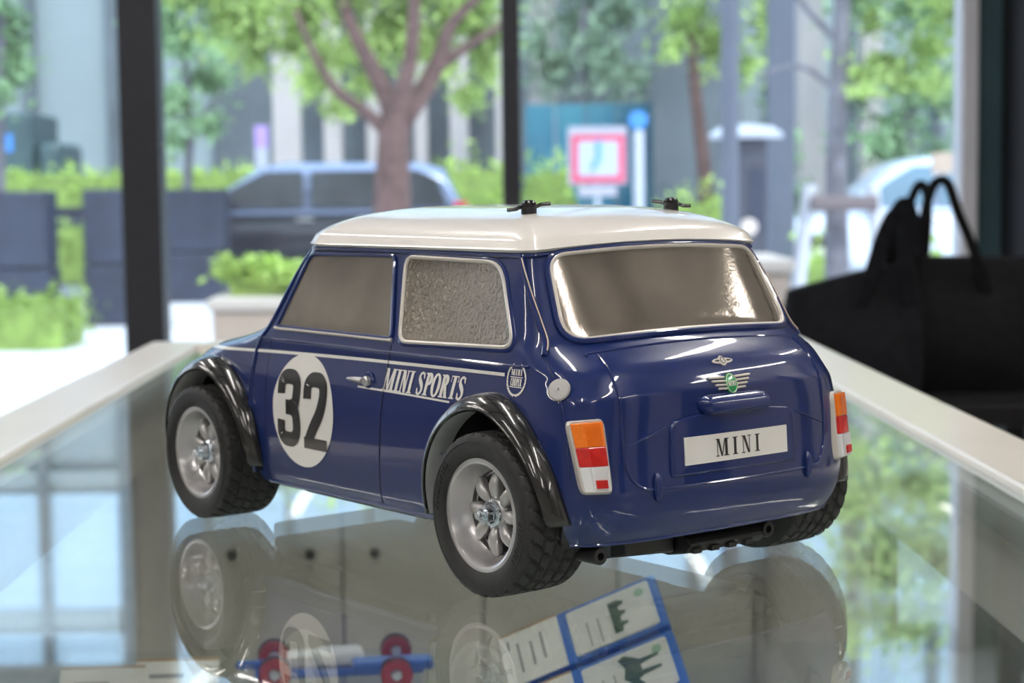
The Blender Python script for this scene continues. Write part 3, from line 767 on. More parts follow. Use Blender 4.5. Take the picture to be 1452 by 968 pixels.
for s in (1, -1):
    for i in range(4):
        z = cz+2.0-1.15*i; L = 10.6-1.25*i
        part(MB().tube([bpt(s*y, z+0.03*y, 0.45) for y in np.linspace(2.7, L, 6)], 0.46, 8), 'badge_wing', TRIM, badge)
# small upper emblem
em = MB()
eh = lambda y: max(0.95*math.sqrt(max(0, 1-(y/5.2)**2)), math.sqrt(max(0, 2.9-y*y)))
eo = [(y, eh(y)) for y in np.linspace(-5.2,5.2,41)] + [(y, -eh(y)) for y in np.linspace(5.2,-5.2,41)[1:-1]]
def ept(y, z, off): return rear_pt(y, 80.3+z, off)
em.grid([[ept(y,z*0.85,0) for y,z in eo],[ept(y,z*0.85,0.5) for y,z in eo],[ept(y*0.05,z*0.05,0.6) for y,z in eo]], True)
emb = part(em, 'boot_emblem', TRIM)
for s in (1, -1): decal('emblem_slot', [[(s*1.9,0.25),(s*4.0,0.1),(s*4.0,-0.15),(s*1.9,-0.3)]], lambda y, z: ept(y, z, 0.75), DECAL_K, emb)
part(MB().tube([ept(1.0*math.cos(t), 0.9*math.sin(t), 0.75) for t in np.linspace(0,2*PI,16,endpoint=False)], 0.12, 6, closed=True), 'emblem_ring', DECAL_K, emb)
# fuel cap on the left rear quarter
fp = side_pt(-133.0, 76.0, 1, 0); fn = (side_pt(-133.0, 76.0, 1, 1.0)-fp).normalized()
Rq = fn.to_track_quat('Z', 'Y').to_matrix()
fc = part(MB().lathe([(3.4,-1.8),(3.6,0.3),(4.1,0.5),(4.15,1.1),(3.7,1.5),(0,1.7)], 'z', 36).xf(lambda x,y,z: fp + Rq @ Vector((x,y,z))), 'fuel_cap', mat('cap_grey', (0.42,0.41,0.41), 0.45, noise=0.05))
part(MB().tube([fp + Rq @ Vector((0.7*math.cos(t), 0.9*math.sin(t), 1.72)) for t in np.linspace(0,2*PI,14,endpoint=False)], 0.14, 6, closed=True), 'lock_ring', LINING, fc)
part(MB().tube([fp + Rq @ Vector((0, y, 1.75)) for y in (-0.4, 0.4)], 0.14, 6), 'key_slot', BLACK_PL, fc)
# body posts with clips on the roof
METAL_K = mat('black_metal', (0.05, 0.05, 0.052), 0.22, 0.8, noise=0.1)
for s, ang in ((1, 0.30), (-1, -0.42)):
    x, y = -79.0, 37.0*s; z = 136.6
    p = part(MB().lathe([(3.0,-2.5),(3.0,2.6),(2.8,2.8),(2.8,3.6),(2.9,3.8)], 'z', 28, (x,y,z)), 'body_post', BLACK_PL)
    part(MB().lathe([(2.95,3.6),(2.8,4.6),(2.0,5.4),(1.0,5.7),(0,5.7)], 'z', 28, (x,y,z)), 'post_cap', METAL_K, p)
    dx, dy = math.sin(YAW-CASE_A+ang), -math.cos(YAW-CASE_A+ang)
    cl = smooth([(-8.6,-0.3),(-5,0.1),(-3,0.9),(0,1.0),(3,1.0),(5,1.7),(8.6,2.0)] if s == 1 else [(-8,2.0),(-5,1.7),(-3,1.2),(0,1.0),(3,0.8),(5,0.1),(8.2,0.0)], 4)
    part(MB().tube([(x+dx*a, y+dy*a, z+2.2+b) for a, b in cl], 0.75, 8), 'body_clip', METAL_K, p)
    part(MB().tube([(x+dx*a+0.3*dy, y+dy*a-0.3*dx, z+2.2+b) for a, b in cl], 0.5, 8), 'clip_wire', METAL_K, p)
# chassis, bumper bar and suspension under the tail
ch = part(MB().box((-118,-36,9),(118,36,24)), 'chassis', BLACK_PL, smooth=False, bevel=0.002)
bb = MB()
prof = [(-139,17.5),(-141,15),(-138,11.5),(-128,9.5),(-118,10),(-118,20),(-134,20)]
bb.prism([(x, 12, z) for x, z in prof], (0,-40,0)); part(bb, 'bumper_bar', BLACK_PL, ch, smooth=False, bevel=0.0008)
part(MB().prism([(-136,40,14),(-128,40,12),(-116,34,12),(-116,12,11),(-128,12,10),(-134,14,12)], (0,0,8)), 'bumper_bracket', BLACK_PL, ch, smooth=False, bevel=0.0008)
for i in range(4):
    part(MB().box((-140.6,6-9*i,11.6),(-136,10-9*i,13.4)), 'bumper_slot', RUBBER, ch, smooth=False)
for (y, z) in ((-29,16),(56,17)):
    part(MB().lathe([(1.5,-3),(1.5,-7),(3.0,-7),(3.2,-6.2),(3.2,12),(0,12)], 'x', 20, (-134,y,z)), 'bumper_boss', BLACK_PL, ch, angle=30)
for s in (1, -1): part(MB().box((-48, s*63-2.5, 18.5),(40, s*63+2.5, 22.5)), 'side_step', BLACK_PL, ch, smooth=False, bevel=0.0008)
part(MB().tube([(-128,56,17),(-122,50,18),(-112,44,19)], 2.6, 8), 'suspension_arm', BLACK_PL, ch)
part(MB().tube([(-124,60,24),(-132,54,24),(-134,47,23.5)], 2.2, 8), 'suspension_arm', BLACK_PL, ch)
for s in (1,-1):
    for k in (1,-1):
        part(MB().tube([(k*105, s*30, 26),(k*105, s*58, 30)], 3.0, 10), 'drive_shaft', BLACK_PL, ch)
#--OUTDOORS--
# ================================================================== THINGS INSIDE THE CASE
def onz(u, v, z):
    d = fwd + (u-726)/FPX*r2 - (v-484)/FPX*u2
    return cpos + d*((z-cpos.z)/d.z)
PACK_B = mat('package_blue', (0.02, 0.17, 0.68), 0.4, noise=0.05, scale=60)
PACK_W = mat('package_white', (0.90, 0.89, 0.87), 0.45, noise=0.03, scale=60)
PRINT_G = mat('print_green', (0.04, 0.10, 0.07), 0.5, noise=0.3, scale=90)
PRINT_K = mat('print_grey', (0.33, 0.33, 0.34), 0.6, noise=0.1)
CARD_E = mat('card_edge', (0.55, 0.33, 0.16), 0.6, noise=0.1)
KY, KX, Z0_ = 0.7, 0.5, ZG-0.090              # the packages lie on a sloping wedge
def onpl(u, v):
    d = fwd + (u-726)/FPX*r2 - (v-484)/FPX*u2
    return cpos + d*((Z0_ + KY*(cpos.y-0.150) + KX*cpos.x - cpos.z)/(d.z-KY*d.y-KX*d.x))
o0 = onpl(705,905); pB = onpl(925,812); L1 = (pB-o0).length; L2 = 0.0365
nrm = Vector((-KX,-KY,1)).normalized(); ux = (pB-o0).normalized(); uy = nrm.cross(ux)
def package(k, label, pic):
    p = empty('parts_package'); hgt = 0.006
    Mw = Matrix((ux, uy, nrm)).transposed().to_4x4(); Mw.translation = o0 - uy*(k*(L2+0.0035)) - nrm*hgt; p.matrix_world = Mw
    MB().box((0,-L2,0),(L1,0,hgt-0.0006)).obj('carton', PACK_B, p, smooth=False, bevel=0.0008)
    a = L1*0.40
    MB().box((0.0004,-L2+0.0006,hgt-0.0006),(a-0.002,-0.0004,hgt)).obj('side_label', PACK_W, p, smooth=False)
    MB().box((0.0004,-0.0012,hgt),(a-0.002,-0.0003,hgt+0.0003)).obj('label_edge', CARD_E, p, smooth=False)
    rl = round_poly([(a+0.003,-L2+0.003),(L1-0.004,-L2+0.003),(L1-0.004,-0.003),(a+0.003,-0.003)], 0.002, 5)
    lab = MB().prism([(x,y,hgt-0.0006) for x,y in rl], (0,0,0.0008)).obj('front_label', PACK_W, p, smooth=False)
    for x, y0, y1 in [(0.009,0.25,0.8),(0.016,0.3,0.75),(0.022,0.2,0.7),(0.004,0.15,0.32)]:
        MB().box((x,-L2*y1,hgt),(x+0.0014,-L2*y0,hgt+0.0002)).obj('print_line', PRINT_K, p, smooth=False)
    for x in (a+0.012, a+0.018):
        MB().box((x,-L2*0.85,hgt+0.0002),(x+0.0008,-L2*0.4,hgt+0.0004)).obj('print_line', PRINT_K, lab, smooth=False)
    xc, yc = a+(L1-a)*0.54, -L2*0.5
    if pic == 0:
        q = [(-7,-28),(4,-28),(4,-20),(11,-18),(11,-14),(4,-12),(4,-3),(11,0),(11,4),(4,7),(4,14),(11,17),(11,21),(4,25),(-7,25)]
    else:
        q = [(-10,-32),(6,-32),(9,-20),(4,-12),(10,-8),(32,-6),(32,-2),(10,0),(10,10),(32,14),(32,18),(10,18),(2,26),(-6,32),(-14,28),(-8,12),(-12,-4),(-4,-16)]
    MB().prism([(xc+x*0.00045, yc+y*0.0004, hgt+0.0002) for x, y in q], (0,0,0.0003)).obj('printed_picture', PRINT_G, lab, smooth=False)
    MB().prism([(L1-0.010+0.0026*math.cos(t), -0.009+0.0026*math.sin(t), hgt+0.0002) for t in np.linspace(0,2*PI,16,endpoint=False)], (0,0,0.0003)).obj('green_dot', mat('pale_green_print', (0.35,0.55,0.38), 0.5), lab, smooth=False)
    tag(p, label, 'package', 'blue and white parts packages in the showcase')
package(0, 'blue and white parts package with small green picture, farther one under the glass', 0)
package(1, 'blue and white parts package with forked green picture, middle one under the glass', 1)
package(2, 'blue and white parts package at the bottom edge of the picture', 0)
c4 = [o0+ux*x-uy*y-nrm*0.0062 for x, y in ((0.004,0.004),(L1-0.004,0.004),(L1-0.004,3*L2),(0.004,3*L2))]
wdg = MB().add([tuple(p) for p in c4]+[(p.x,p.y,ZS+0.0005) for p in c4], [(0,3,2,1),(4,5,6,7),(0,1,5,4),(1,2,6,5),(2,3,7,6),(3,0,4,7)])
wdg.v = [(x, y, max(z, ZS+0.0005)) for x, y, z in wdg.v]
tag(wdg.obj('wedge_stand', mat('wedge_grey', (0.10,0.11,0.12), 0.3, noise=0.05), smooth=False), 'dark sloping wedge stand under the parts packages', 'stand')
# toy chassis, blue and red
tp = onz(475,938,ZG-0.150); tch = empty('toy_chassis', (tp.x, tp.y, ZS), 0.12)
TB = mat('toy_blue', (0.02,0.12,0.52), 0.3, 0, 0.3); TR = mat('toy_red', (0.55,0.03,0.02), 0.3, 0, 0.3); TW = mat('toy_white', (0.75,0.75,0.78), 0.35, noise=0.05)
MB().box((-0.05,-0.016,0.004),(0.055,0.016,0.009)).obj('base_plate', TB, tch, smooth=False, bevel=0.002)
MB().box((-0.062,-0.004,0.008),(-0.03,0.004,0.013)).obj('nose_bar', TB, tch, smooth=False, bevel=0.002)
MB().box((0.01,-0.03,0.010),(0.06,-0.012,0.016)).obj('side_pod', TB, tch, smooth=False, bevel=0.002)
MB().box((-0.012,-0.012,0.010),(0.018,0.012,0.018)).obj('motor_block', TW, tch, smooth=False, bevel=0.003)
MB().box((-0.03,-0.009,0.009),(-0.010,0.009,0.017)).obj('gear_case', TW, tch, smooth=False, bevel=0.002)
for x, y, r in ((-0.038,-0.022,0.0095),(-0.038,0.022,0.0095),(0.036,-0.036,0.0095),(0.040,0.022,0.0095)):
    w = MB().lathe([(0.004,-0.006),(r,-0.006),(r,0.006),(0.004,0.006)], 'y', 24, (x,y,r+0.001)).obj('wheel', TR, tch, angle=30)
    MB().lathe([(r+0.0005,-0.0035),(r+0.0008,-0.002),(r+0.0008,0.002),(r+0.0005,0.0035)], 'y', 24, (x,y,r+0.001)).obj('tyre', RUBBER, w)
    MB().lathe([(0,0.0065),(0.003,0.0065),(0.003,-0.0065),(0,-0.0065)], 'y', 10, (x,y,r+0.001)).obj('hub', TW, w)
tag(tch, 'small blue toy chassis with red wheels lying under the glass', 'toy part')
# price cards
for i, (u, v, lb) in enumerate([(248,950,'white price card with tan top edge under the glass, beside toy chassis'), (140,962,'white price card under the glass nearest the left side')]):
    p = onz(u, v, ZG-0.128); c = empty('price_card', (p.x, p.y, ZS), 0.06)
    Mx = Matrix.Rotation(math.radians(-38), 4, 'X')
    def tilt(x, y, z): q = Mx @ Vector((x, y, z)); return (q.x, -q.y*0+q.y, q.z)
    def T2(mb): return mb.xf(lambda x,y,z: (x, y*0.79 - z*0.61, 0.017 + y*0.61 + z*0.79))
    T2(MB().box((-0.024,-0.026,-0.001),(0.024,0.026,0.001))).obj('card', PACK_W, c, smooth=False)
    T2(MB().box((-0.024,0.0245,0.001),(0.024,0.026,0.0014))).obj('card_edge', CARD_E, c, smooth=False)
    for k in range(3): T2(MB().box((-0.016,0.012-0.012*k,0.001),(0.004+0.005*k,0.015-0.012*k,0.0013))).obj('print_line', PRINT_K, c, smooth=False)
    MB().prism([(-0.02,0.0205,0),(0.02,0.0205,0),(0.02,0.0195,0.031),(-0.02,0.0195,0.031)], (0,0.0015,0)).obj('stand', PACK_W, c, smooth=False)
    tag(c, lb, 'price card', 'price cards in the showcase')

# ================================================================== BAGS ON A STAND, RIGHT
BAG = mat('black_canvas', (0.005, 0.005, 0.006), 0.8, noise=0.4, scale=60, spec=0.12, bump=0.6, bscale=120)
BAG2 = mat('navy_canvas', (0.006, 0.0065, 0.009), 0.8, noise=0.4, scale=60, spec=0.12, bump=0.6, bscale=120)
DB = 2.75
sb = at(1330, 558, DB); ztop = sb.z
xa, xb = at(1105,500,DB).x, at(1500,500,DB).x
tb = empty('bag_stand', ((xa+xb)/2, sb.y, 0)); hw = (xb-xa)/2
STM = mat('stand_black', (0.006,0.006,0.007), 0.6, noise=0.1, spec=0.2)
MB().box((-hw,-0.16,ztop-0.03),(hw,0.16,ztop)).obj('table_top', STM, tb, smooth=False, bevel=0.004)
for sx in (-1, 1):
    for sy in (-1, 1): MB().box((sx*(hw-0.03)-0.015,sy*0.13-0.015,0),(sx*(hw-0.03)+0.015,sy*0.13+0.015,ztop-0.03)).obj('leg', STM, tb, smooth=False)
tag(tb, 'black stand carrying the dark bags beside the showcase', 'stand')
def tote(name, label, u0, u1, vt0, vt1, D, dep, m, straps, vb=558):
    b0, b1 = at(u0, vb, D), at(u1, vb, D); cx = (b0.x+b1.x)/2
    root = empty(name, (cx, b0.y, ztop)); rows = []
    n = 26; hw = (b1.x-b0.x)/2
    za, zb_ = at(u0, vt0, D).z-ztop, at(u1, vt1, D).z-ztop
    for k in range(13):
        t = k/12; row = []
        for j in range(n):
            a = 2*PI*j/n; cxx, sy = math.cos(a), math.sin(a); sgx = math.copysign(abs(cxx)**0.45, cxx); sgy = math.copysign(abs(sy)**0.55, sy)
            w_ = hw*(1.0-0.06*t+0.05*math.sin(t*PI)); d_ = dep*(1-0.72*t**1.5)*(1+0.15*math.sin(t*PI))
            x = w_*sgx; h = za+(zb_-za)*(x/hw+1)/2 + 0.012*math.cos(x*14+D*3)
            wob = 0.008*math.sin(9*x/hw+4*t)*math.sin(t*PI)
            row.append((x, d_*sgy+wob, h*t))
        rows.append(row)
    mb = MB().grid(rows, True); mb.f.append(tuple(reversed(range(n)))); mb.f.append(tuple(len(mb.v)-n+j for j in range(n)))
    mb.obj('bag_body', m, root, angle=60)
    for pts, y, wd in straps:
        P = smooth([tuple(at(u, v, D)-Vector((cx, b0.y, ztop))) for u, v in pts], 6)
        P = [(x, yy*0+y, z) for x, yy, z in P]; rws = []
        for i in range(len(P)):
            t = Vector(P[min(i+1,len(P)-1)])-Vector(P[max(i-1,0)]); t.normalize(); nn = Vector((-t.z,0,t.x))*wd/2
            p = Vector(P[i]); rws.append([p-nn+Vector((0,-0.004,0)), p+nn+Vector((0,-0.004,0)), p+nn+Vector((0,0.004,0)), p-nn+Vector((0,0.004,0))])
        mb = MB().grid(rws, True); mb.obj('strap', m, root, angle=50)
    tag(root, label, 'bag', 'dark bags on the stand')
tote('tote_bag', 'large black canvas tote bag with looped shoulder straps, nearest the wall', 1240, 1460, 370, 352, DB+0.10, 0.10, BAG,
     [([(1285,470),(1284,400),(1290,330),(1300,275),(1312,256),(1326,262),(1340,300),(1362,350),(1385,420),(1395,470)], -0.055, 0.014),
      ([(1312,440),(1318,380),(1322,310),(1318,270),(1308,262),(1296,290),(1290,340),(1292,440)], 0.05, 0.013)])
tote('handbag', 'slouching dark bag with bunched upright handles, left one on the stand', 1110, 1300, 425, 350, DB-0.10, 0.08, BAG2,
     [([(1205,440),(1222,390),(1236,340),(1252,305),(1266,302),(1270,330),(1272,380),(1282,440)], -0.045, 0.020),
      ([(1225,440),(1240,380),(1258,330),(1276,292),(1290,288),(1300,312),(1312,360)], 0.03, 0.014),
      ([(1262,440),(1262,380),(1266,330),(1278,300),(1284,330),(1280,440)], 0.0, 0.022)])

# ================================================================== OUTDOORS
PAVE = mat('pale_paving', (0.74, 0.74, 0.76), 0.7, noise=0.05, scale=2)
ROADM = mat('asphalt', (0.20, 0.22, 0.26), 0.8, noise=0.1, scale=3)
STONE_D = mat('dark_stone', (0.028, 0.038, 0.070), 0.5, noise=0.25, scale=4)
HEDGE = mat('hedge_leaf', (0.32, 0.48, 0.08), 0.6, noise=0.3, scale=5, col2=(0.42,0.60,0.14))
HEDGE2 = mat('shrub_leaf', (0.24, 0.36, 0.08), 0.6, noise=0.3, scale=5)
LEAF_A = mat('leaf_bright', (0.16, 0.30, 0.06), 0.55, noise=0.5, scale=2, col2=(0.40,0.55,0.17))
LEAF_B = mat('leaf_mid', (0.10, 0.24, 0.10), 0.55, noise=0.5, scale=2, col2=(0.28,0.45,0.24))
LEAF_C = mat('leaf_dusty', (0.14, 0.25, 0.15), 0.6, noise=0.3, scale=1, col2=(0.28,0.41,0.29))
BARK = mat('bark', (0.11, 0.065, 0.062), 0.85, noise=0.35, scale=9, bump=1.0, bscale=30)
BARK2 = mat('bark_grey', (0.16, 0.16, 0.19), 0.85, noise=0.3, scale=9)
FACADE = mat('facade_pale', (0.27, 0.34, 0.36), 0.5, noise=0.06, scale=0.4)
FAC_D = mat('facade_dark', (0.10, 0.13, 0.15), 0.4, noise=0.3, scale=0.5)
FAC_G = mat('facade_glass', (0.42, 0.60, 0.74), 0.12, 0.2, 0.3, noise=0.1, scale=0.3)
COLUMN = mat('pale_column', (0.50, 0.47, 0.46), 0.6, noise=0.04, scale=2)
POLE_G = mat('pole_grey', (0.10, 0.12, 0.165), 0.5, noise=0.08, scale=3)
POLE_W = mat('pole_white', (0.50, 0.54, 0.62), 0.4, noise=0.04)
gy = YW+0.1
struct(MB().box((-30,gy,-0.2),(30,cpos.y+21.0,0)).obj('pavement', PAVE, smooth=False), 'pale paved forecourt outside the window')
struct(MB().box((-60,cpos.y+21.0,-0.2),(60,cpos.y+60,-0.02)).obj('road', ROADM, smooth=False), 'grey road beyond the forecourt')
def ground_y(D): return at(726, 400, D).y
def leaf_cloud(blobs, n, size, seed):
    r = np.random.default_rng(seed); vs, fs = [], []
    wts = np.array([b[3]*b[4]*b[5] for b in blobs])**0.7; wts /= wts.sum()
    for (cx, cy, cz, rx, ry, rz), w in zip(blobs, wts):
        k = max(8, int(n*w)); d = r.normal(size=(k,3)); d /= np.linalg.norm(d, axis=1)[:,None]
        p = d*np.minimum(np.abs(r.normal(size=(k,1)))*0.62, 1.7)*np.array((rx,ry,rz)) + np.array((cx,cy,cz))
        a = r.normal(size=(k,3)); a /= np.linalg.norm(a, axis=1)[:,None]; b = np.cross(a, r.normal(size=(k,3))); b /= np.linalg.norm(b, axis=1)[:,None]
        s = size*(0.6+0.8*r.random((k,1)))
        for i in range(k):
            o = len(vs); vs += [tuple(p[i]-a[i]*s[i]), tuple(p[i]-b[i]*s[i]*0.45), tuple(p[i]+a[i]*s[i]), tuple(p[i]+b[i]*s[i]*0.45)]
            fs.append((o,o+1,o+2,o+3))
    m = MB(); m.v = vs; m.f = fs; return m
def hedge(u0, u1, vt, vb, D, depth, m, name, label, n=2500, size=0.05, zb=0.0):
    a, b = at(u0, vb, D), at(u1, vt, D); z0 = 0.0; z1 = b.z-zb
    root = empty(name, ((a.x+b.x)/2, a.y, zb)); w = (b.x-a.x)/2
    MB().box((-w+0.06,0.04,z0),(w-0.06,depth-0.04,z1-0.06)).obj('twig_core', HEDGE2, root, smooth=False)
    r = np.random.default_rng(int(u0)+999); bl = []
    k = max(3, int(2*w/0.35))
    for i in range(k):
        bl.append((-w+2*w*(i+0.5)/k, depth*0.5, z1*0.55+r.random()*0.04, w/k*1.5, depth*0.55, z1*0.47))
    leaf_cloud(bl, n, size, int(u1)).obj('foliage', m, root, smooth=False)
    tag(root, label, 'hedge' if 'hedge' in name else 'shrub', 'clipped greenery outside')
hedge(-60,95,425,490,14.2,0.9,HEDGE2,'low_hedge','low dark green clipped hedge in front of the dark blocks', 2500, 0.05)
hedge(-80,362,240,282,26,1.0,HEDGE,'boundary_hedge','long bright yellow-green hedge behind the dark stone blocks', 6000, 0.06, zb=1.0)
a_, b_ = at(-90,282,25.9), at(372,282,25.9); hw_ = empty('hedge_wall', (a_.x, a_.y, 0))
MB().box((0,0,-0.02),(b_.x-a_.x,1.2,0.94)).obj('wall_block', STONE_D, hw_, smooth=False, bevel=0.02); MB().box((-0.03,-0.03,0.94),(b_.x-a_.x+0.03,1.23,1.0)).obj('coping', STONE_D, hw_, smooth=False)
tag(hw_, 'low dark wall carrying the long hedge behind the stone blocks', 'wall')
hedge(70,122,318,358,24.4,0.5,HEDGE2,'path_shrub','small green shrub in the gap between two dark stone blocks', 900, 0.05)
hedge(600,722,236,300,27,1.0,HEDGE,'boundary_hedge','bright yellow-green hedge right of the black parked car', 3000, 0.08)
hedge(745,815,240,300,28.5,1.0,HEDGE,'boundary_hedge','pale green hedge left of the red-bordered sign', 2000, 0.08)
hedge(950,1032,285,330,24,1.0,HEDGE,'boundary_hedge','short green hedge between hoarding and grey lamp post', 2000, 0.07)
hedge(306,436,382,424,7.75,0.4,HEDGE,'planter_shrub','bright green low shrub growing on the tan planter, left of the blue car', 2600, 0.028, zb=at(326,424,7.6).z+0.001)
hedge(1140,1192,362,395,14,0.6,HEDGE,'planter_shrub','small bright green shrub under the silver car', 1200, 0.04)
hedge(1284,1352,350,385,14,0.6,HEDGE,'planter_shrub','small bright green shrub behind the tote bag straps', 1200, 0.04)
TAN = mat('tan_stone', (0.48, 0.38, 0.31), 0.7, noise=0.05, scale=5); TANL = mat('tan_coping', (0.60, 0.53, 0.47), 0.6, noise=0.04)
for u0, u1, vt, D, lb in ((300,640,424,7.6,'tan stone planter wall with pale coping, left of the blue car'), (1040,1120,368,7.0,'tan stone planter wall seen right of the white roof')):
    a, b = at(u0, vt, D), at(u1, vt, D); r = empty('planter_wall', (a.x, a.y, 0)); w = b.x-a.x
    MB().box((0,0,0),(w,0.6,a.z-0.05)).obj('wall_block', TAN, r, smooth=False, bevel=0.01)
    MB().box((-0.02,-0.02,a.z-0.05),(w+0.02,0.62,a.z)).obj('coping', TANL, r, smooth=False, bevel=0.01)
    tag(r, lb, 'planter')
for u0, u1, D, hgt, lb in ((-70,68,16.2,1.24,'dark polished stone block at the left picture edge'),(118,226,16.7,1.25,'dark polished stone block beside the thick mullion, left of it'),(236,320,20,1.24,'dark stone block behind the thin tree, left of the black car')):
    a, b = at(u0, 400, D), at(u1, 400, D); r = empty('stone_block', (a.x, a.y, 0)); w = b.x-a.x
    MB().box((0,0,0),(w,0.5,0.55)).obj('lower_block', STONE_D, r, smooth=False, bevel=0.02)
    MB().box((0.01,0.01,0.56),(w-0.01,0.49,hgt)).obj('upper_block', STONE_D, r, smooth=False, bevel=0.02)
    tag(r, lb, 'stone block', 'dark stone blocks outside')

# trees
def tree(name, label, D, base_u, limbs, blobs_px, m, bark, n, size, seed, dd=1.0):
    b = at(base_u, 300, D); root = empty(name, (b.x, b.y, 0)); r = np.random.default_rng(seed)
    O = Vector((b.x, b.y, 0))
    for i, (pts, r0, r1) in enumerate(limbs):
        P = [at(u, v, D)-O + Vector((0, off, 0)) for u, v, off in pts]; P = smooth([tuple(p) for p in P], 5)
        k = len(P); MB().tube(P, [r0+(r1-r0)*j/(k-1) for j in range(k)], 10).obj('trunk' if i == 0 else 'branch', bark, root)
    bl = []
    for (u, v, ru, rv) in blobs_px:
        c = at(u, v, D)-O; bl.append((c.x, r.uniform(-0.5,0.5)*dd + (1.1 if seed == 11 else 0), c.z, ru*D/FPX, max(0.3, ru*D/FPX*0.8), rv*D/FPX))
    leaf_cloud(bl, n, size, seed).obj('foliage', m, root, smooth=False)
    tag(root, label, 'tree', 'street trees outside')
def gnd(D): return 262+1.248*FPX/D
tree('street_tree', 'large street tree with forked brown trunk in front of the black car', 17.5, 555,
     [([(553,gnd(17.5),0),(555,360,0),(556,290,0),(557,230,0),(560,165,0)],0.22,0.15),
      ([(560,180,0),(545,130,0.1),(518,80,0.2),(490,20,0.3),(470,-60,0.4)],0.11,0.05),
      ([(560,180,0),(572,130,-0.1),(583,80,-0.1),(588,20,-0.2),(592,-60,-0.2)],0.10,0.05),
      ([(570,170,0),(600,125,0.2),(622,80,0.2),(640,30,0.3),(690,-20,0.3)],0.12,0.04),
      ([(552,190,0),(520,160,-0.2),(480,130,-0.3),(450,80,-0.4),(425,20,-0.4)],0.07,0.025),
      ([(612,100,0.2),(650,72,0.2),(700,40,0.2),(730,20,0.2)],0.07,0.02)],
     [(360,-10,60,60),(420,10,60,50),(300,10,45,40),(480,-20,70,50),(500,60,45,40),(540,40,40,45),(455,75,45,35),(600,-30,60,50),(640,10,55,45),(680,-30,60,60),(690,90,25,30),(510,110,30,25),(660,130,35,28),(630,90,25,25),(470,150,30,22),(340,70,35,30),(560,-60,120,60),(400,-90,150,70),(640,-110,140,70),(330,30,60,50),(400,40,60,40),(600,60,50,50),(560,20,60,50),(690,40,50,60),(430,110,40,30),(250,-30,70,40)],
     LEAF_A, BARK, 20000, 0.05, 11)
tree('young_tree', 'slim young street tree with thin trunk, right of the thick mullion', 21, 266,
     [([(266,gnd(21),0),(265,330,0),(266,250,0),(270,180,0),(262,80,0)],0.07,0.035),([(268,190,0),(295,150,0.1),(315,120,0.1)],0.03,0.015)],
     [(270,60,45,35),(290,110,45,30),(255,150,30,30),(300,180,28,22),(230,30,35,40),(275,-10,60,40),(245,200,20,20),(320,60,20,30)], LEAF_B, BARK2, 4500, 0.06, 12)
tree('street_tree', 'leafy green tree at the left picture edge', 22, -10,
     [([(-10,gnd(22),0),(-8,250,0),(-4,120,0),(0,20,0)],0.16,0.07)],
     [(0,40,40,50),(15,100,28,35),(-30,80,50,60),(-20,-20,60,50),(10,130,25,20)], LEAF_B, BARK2, 3500, 0.07, 13)
tree('street_tree', 'dusty green tree behind the teal hoarding', 38, 830,
     [([(830,gnd(38),0),(830,220,0),(825,100,0),(830,10,0)],0.25,0.1)],
     [(790,100,50,55),(850,90,55,60),(900,110,45,40),(830,30,60,40),(760,60,35,60),(880,20,50,40),(780,-40,70,60),(870,-60,90,60)], LEAF_C, BARK2, 6000, 0.10, 14, 2)
tree('street_tree', 'bright yellow-green tree left of the grey lamp post', 26.5, 1000,
     [([(1000,gnd(26.5),0),(1000,260,0),(985,120,0),(980,10,0)],0.14,0.06)],
     [(975,30,45,45),(1010,60,35,45),(950,70,28,25),(1075,40,22,50),(1060,95,18,30),(990,-40,90,50),(1090,-30,40,50)], LEAF_A, BARK, 4000, 0.07, 15)
tree('street_tree', 'grey-trunked tree with stakes in front of the silver car', 12.5, 1186,
     [([(1188,gnd(12.5),0),(1187,400,0),(1186,300,0),(1186,200,0),(1190,100,0),(1196,-20,0),(1200,-120,0),(1215,-300,0)],0.095,0.04),
      ([(1186,130,0),(1150,100,0),(1125,92,0.1),(1080,105,0.1)],0.025,0.012),([(1190,130,0),(1240,110,0),(1290,100,0.1),(1340,60,0.1)],0.022,0.01),([(1190,60,0),(1150,20,0),(1110,-30,0)],0.03,0.015)],
     [(1250,90,60,28),(1310,70,45,45),(1330,20,40,50),(1280,120,40,20),(1225,110,30,20),(1210,130,25,12),(1330,120,25,25),(1300,-30,70,40),(1180,-60,60,30),(1240,30,25,30),(1200,-140,90,60),(1300,-130,80,60),(1240,-230,110,70),(1330,-240,70,60),(1180,-330,80,60),(1290,-340,90,60)], LEAF_A, BARK2, 7500, 0.035, 16, 0.5)
tree('street_tree', 'dense green tree behind the silver car', 32, 1290,
     [([(1290,gnd(32),0),(1290,260,0),(1290,140,0)],0.2,0.1)],
     [(1290,190,60,55),(1240,210,50,45),(1330,230,45,40),(1280,120,60,45),(1340,140,40,50),(1110,220,25,60),(1090,150,20,40),(1220,130,35,40),(1130,280,30,30),(1280,20,70,60),(1200,0,50,60),(1290,-80,80,60),(1330,-170,70,70),(1220,-160,80,70),(1280,-270,90,70)], LEAF_B, BARK2, 10000, 0.09, 17, 2)
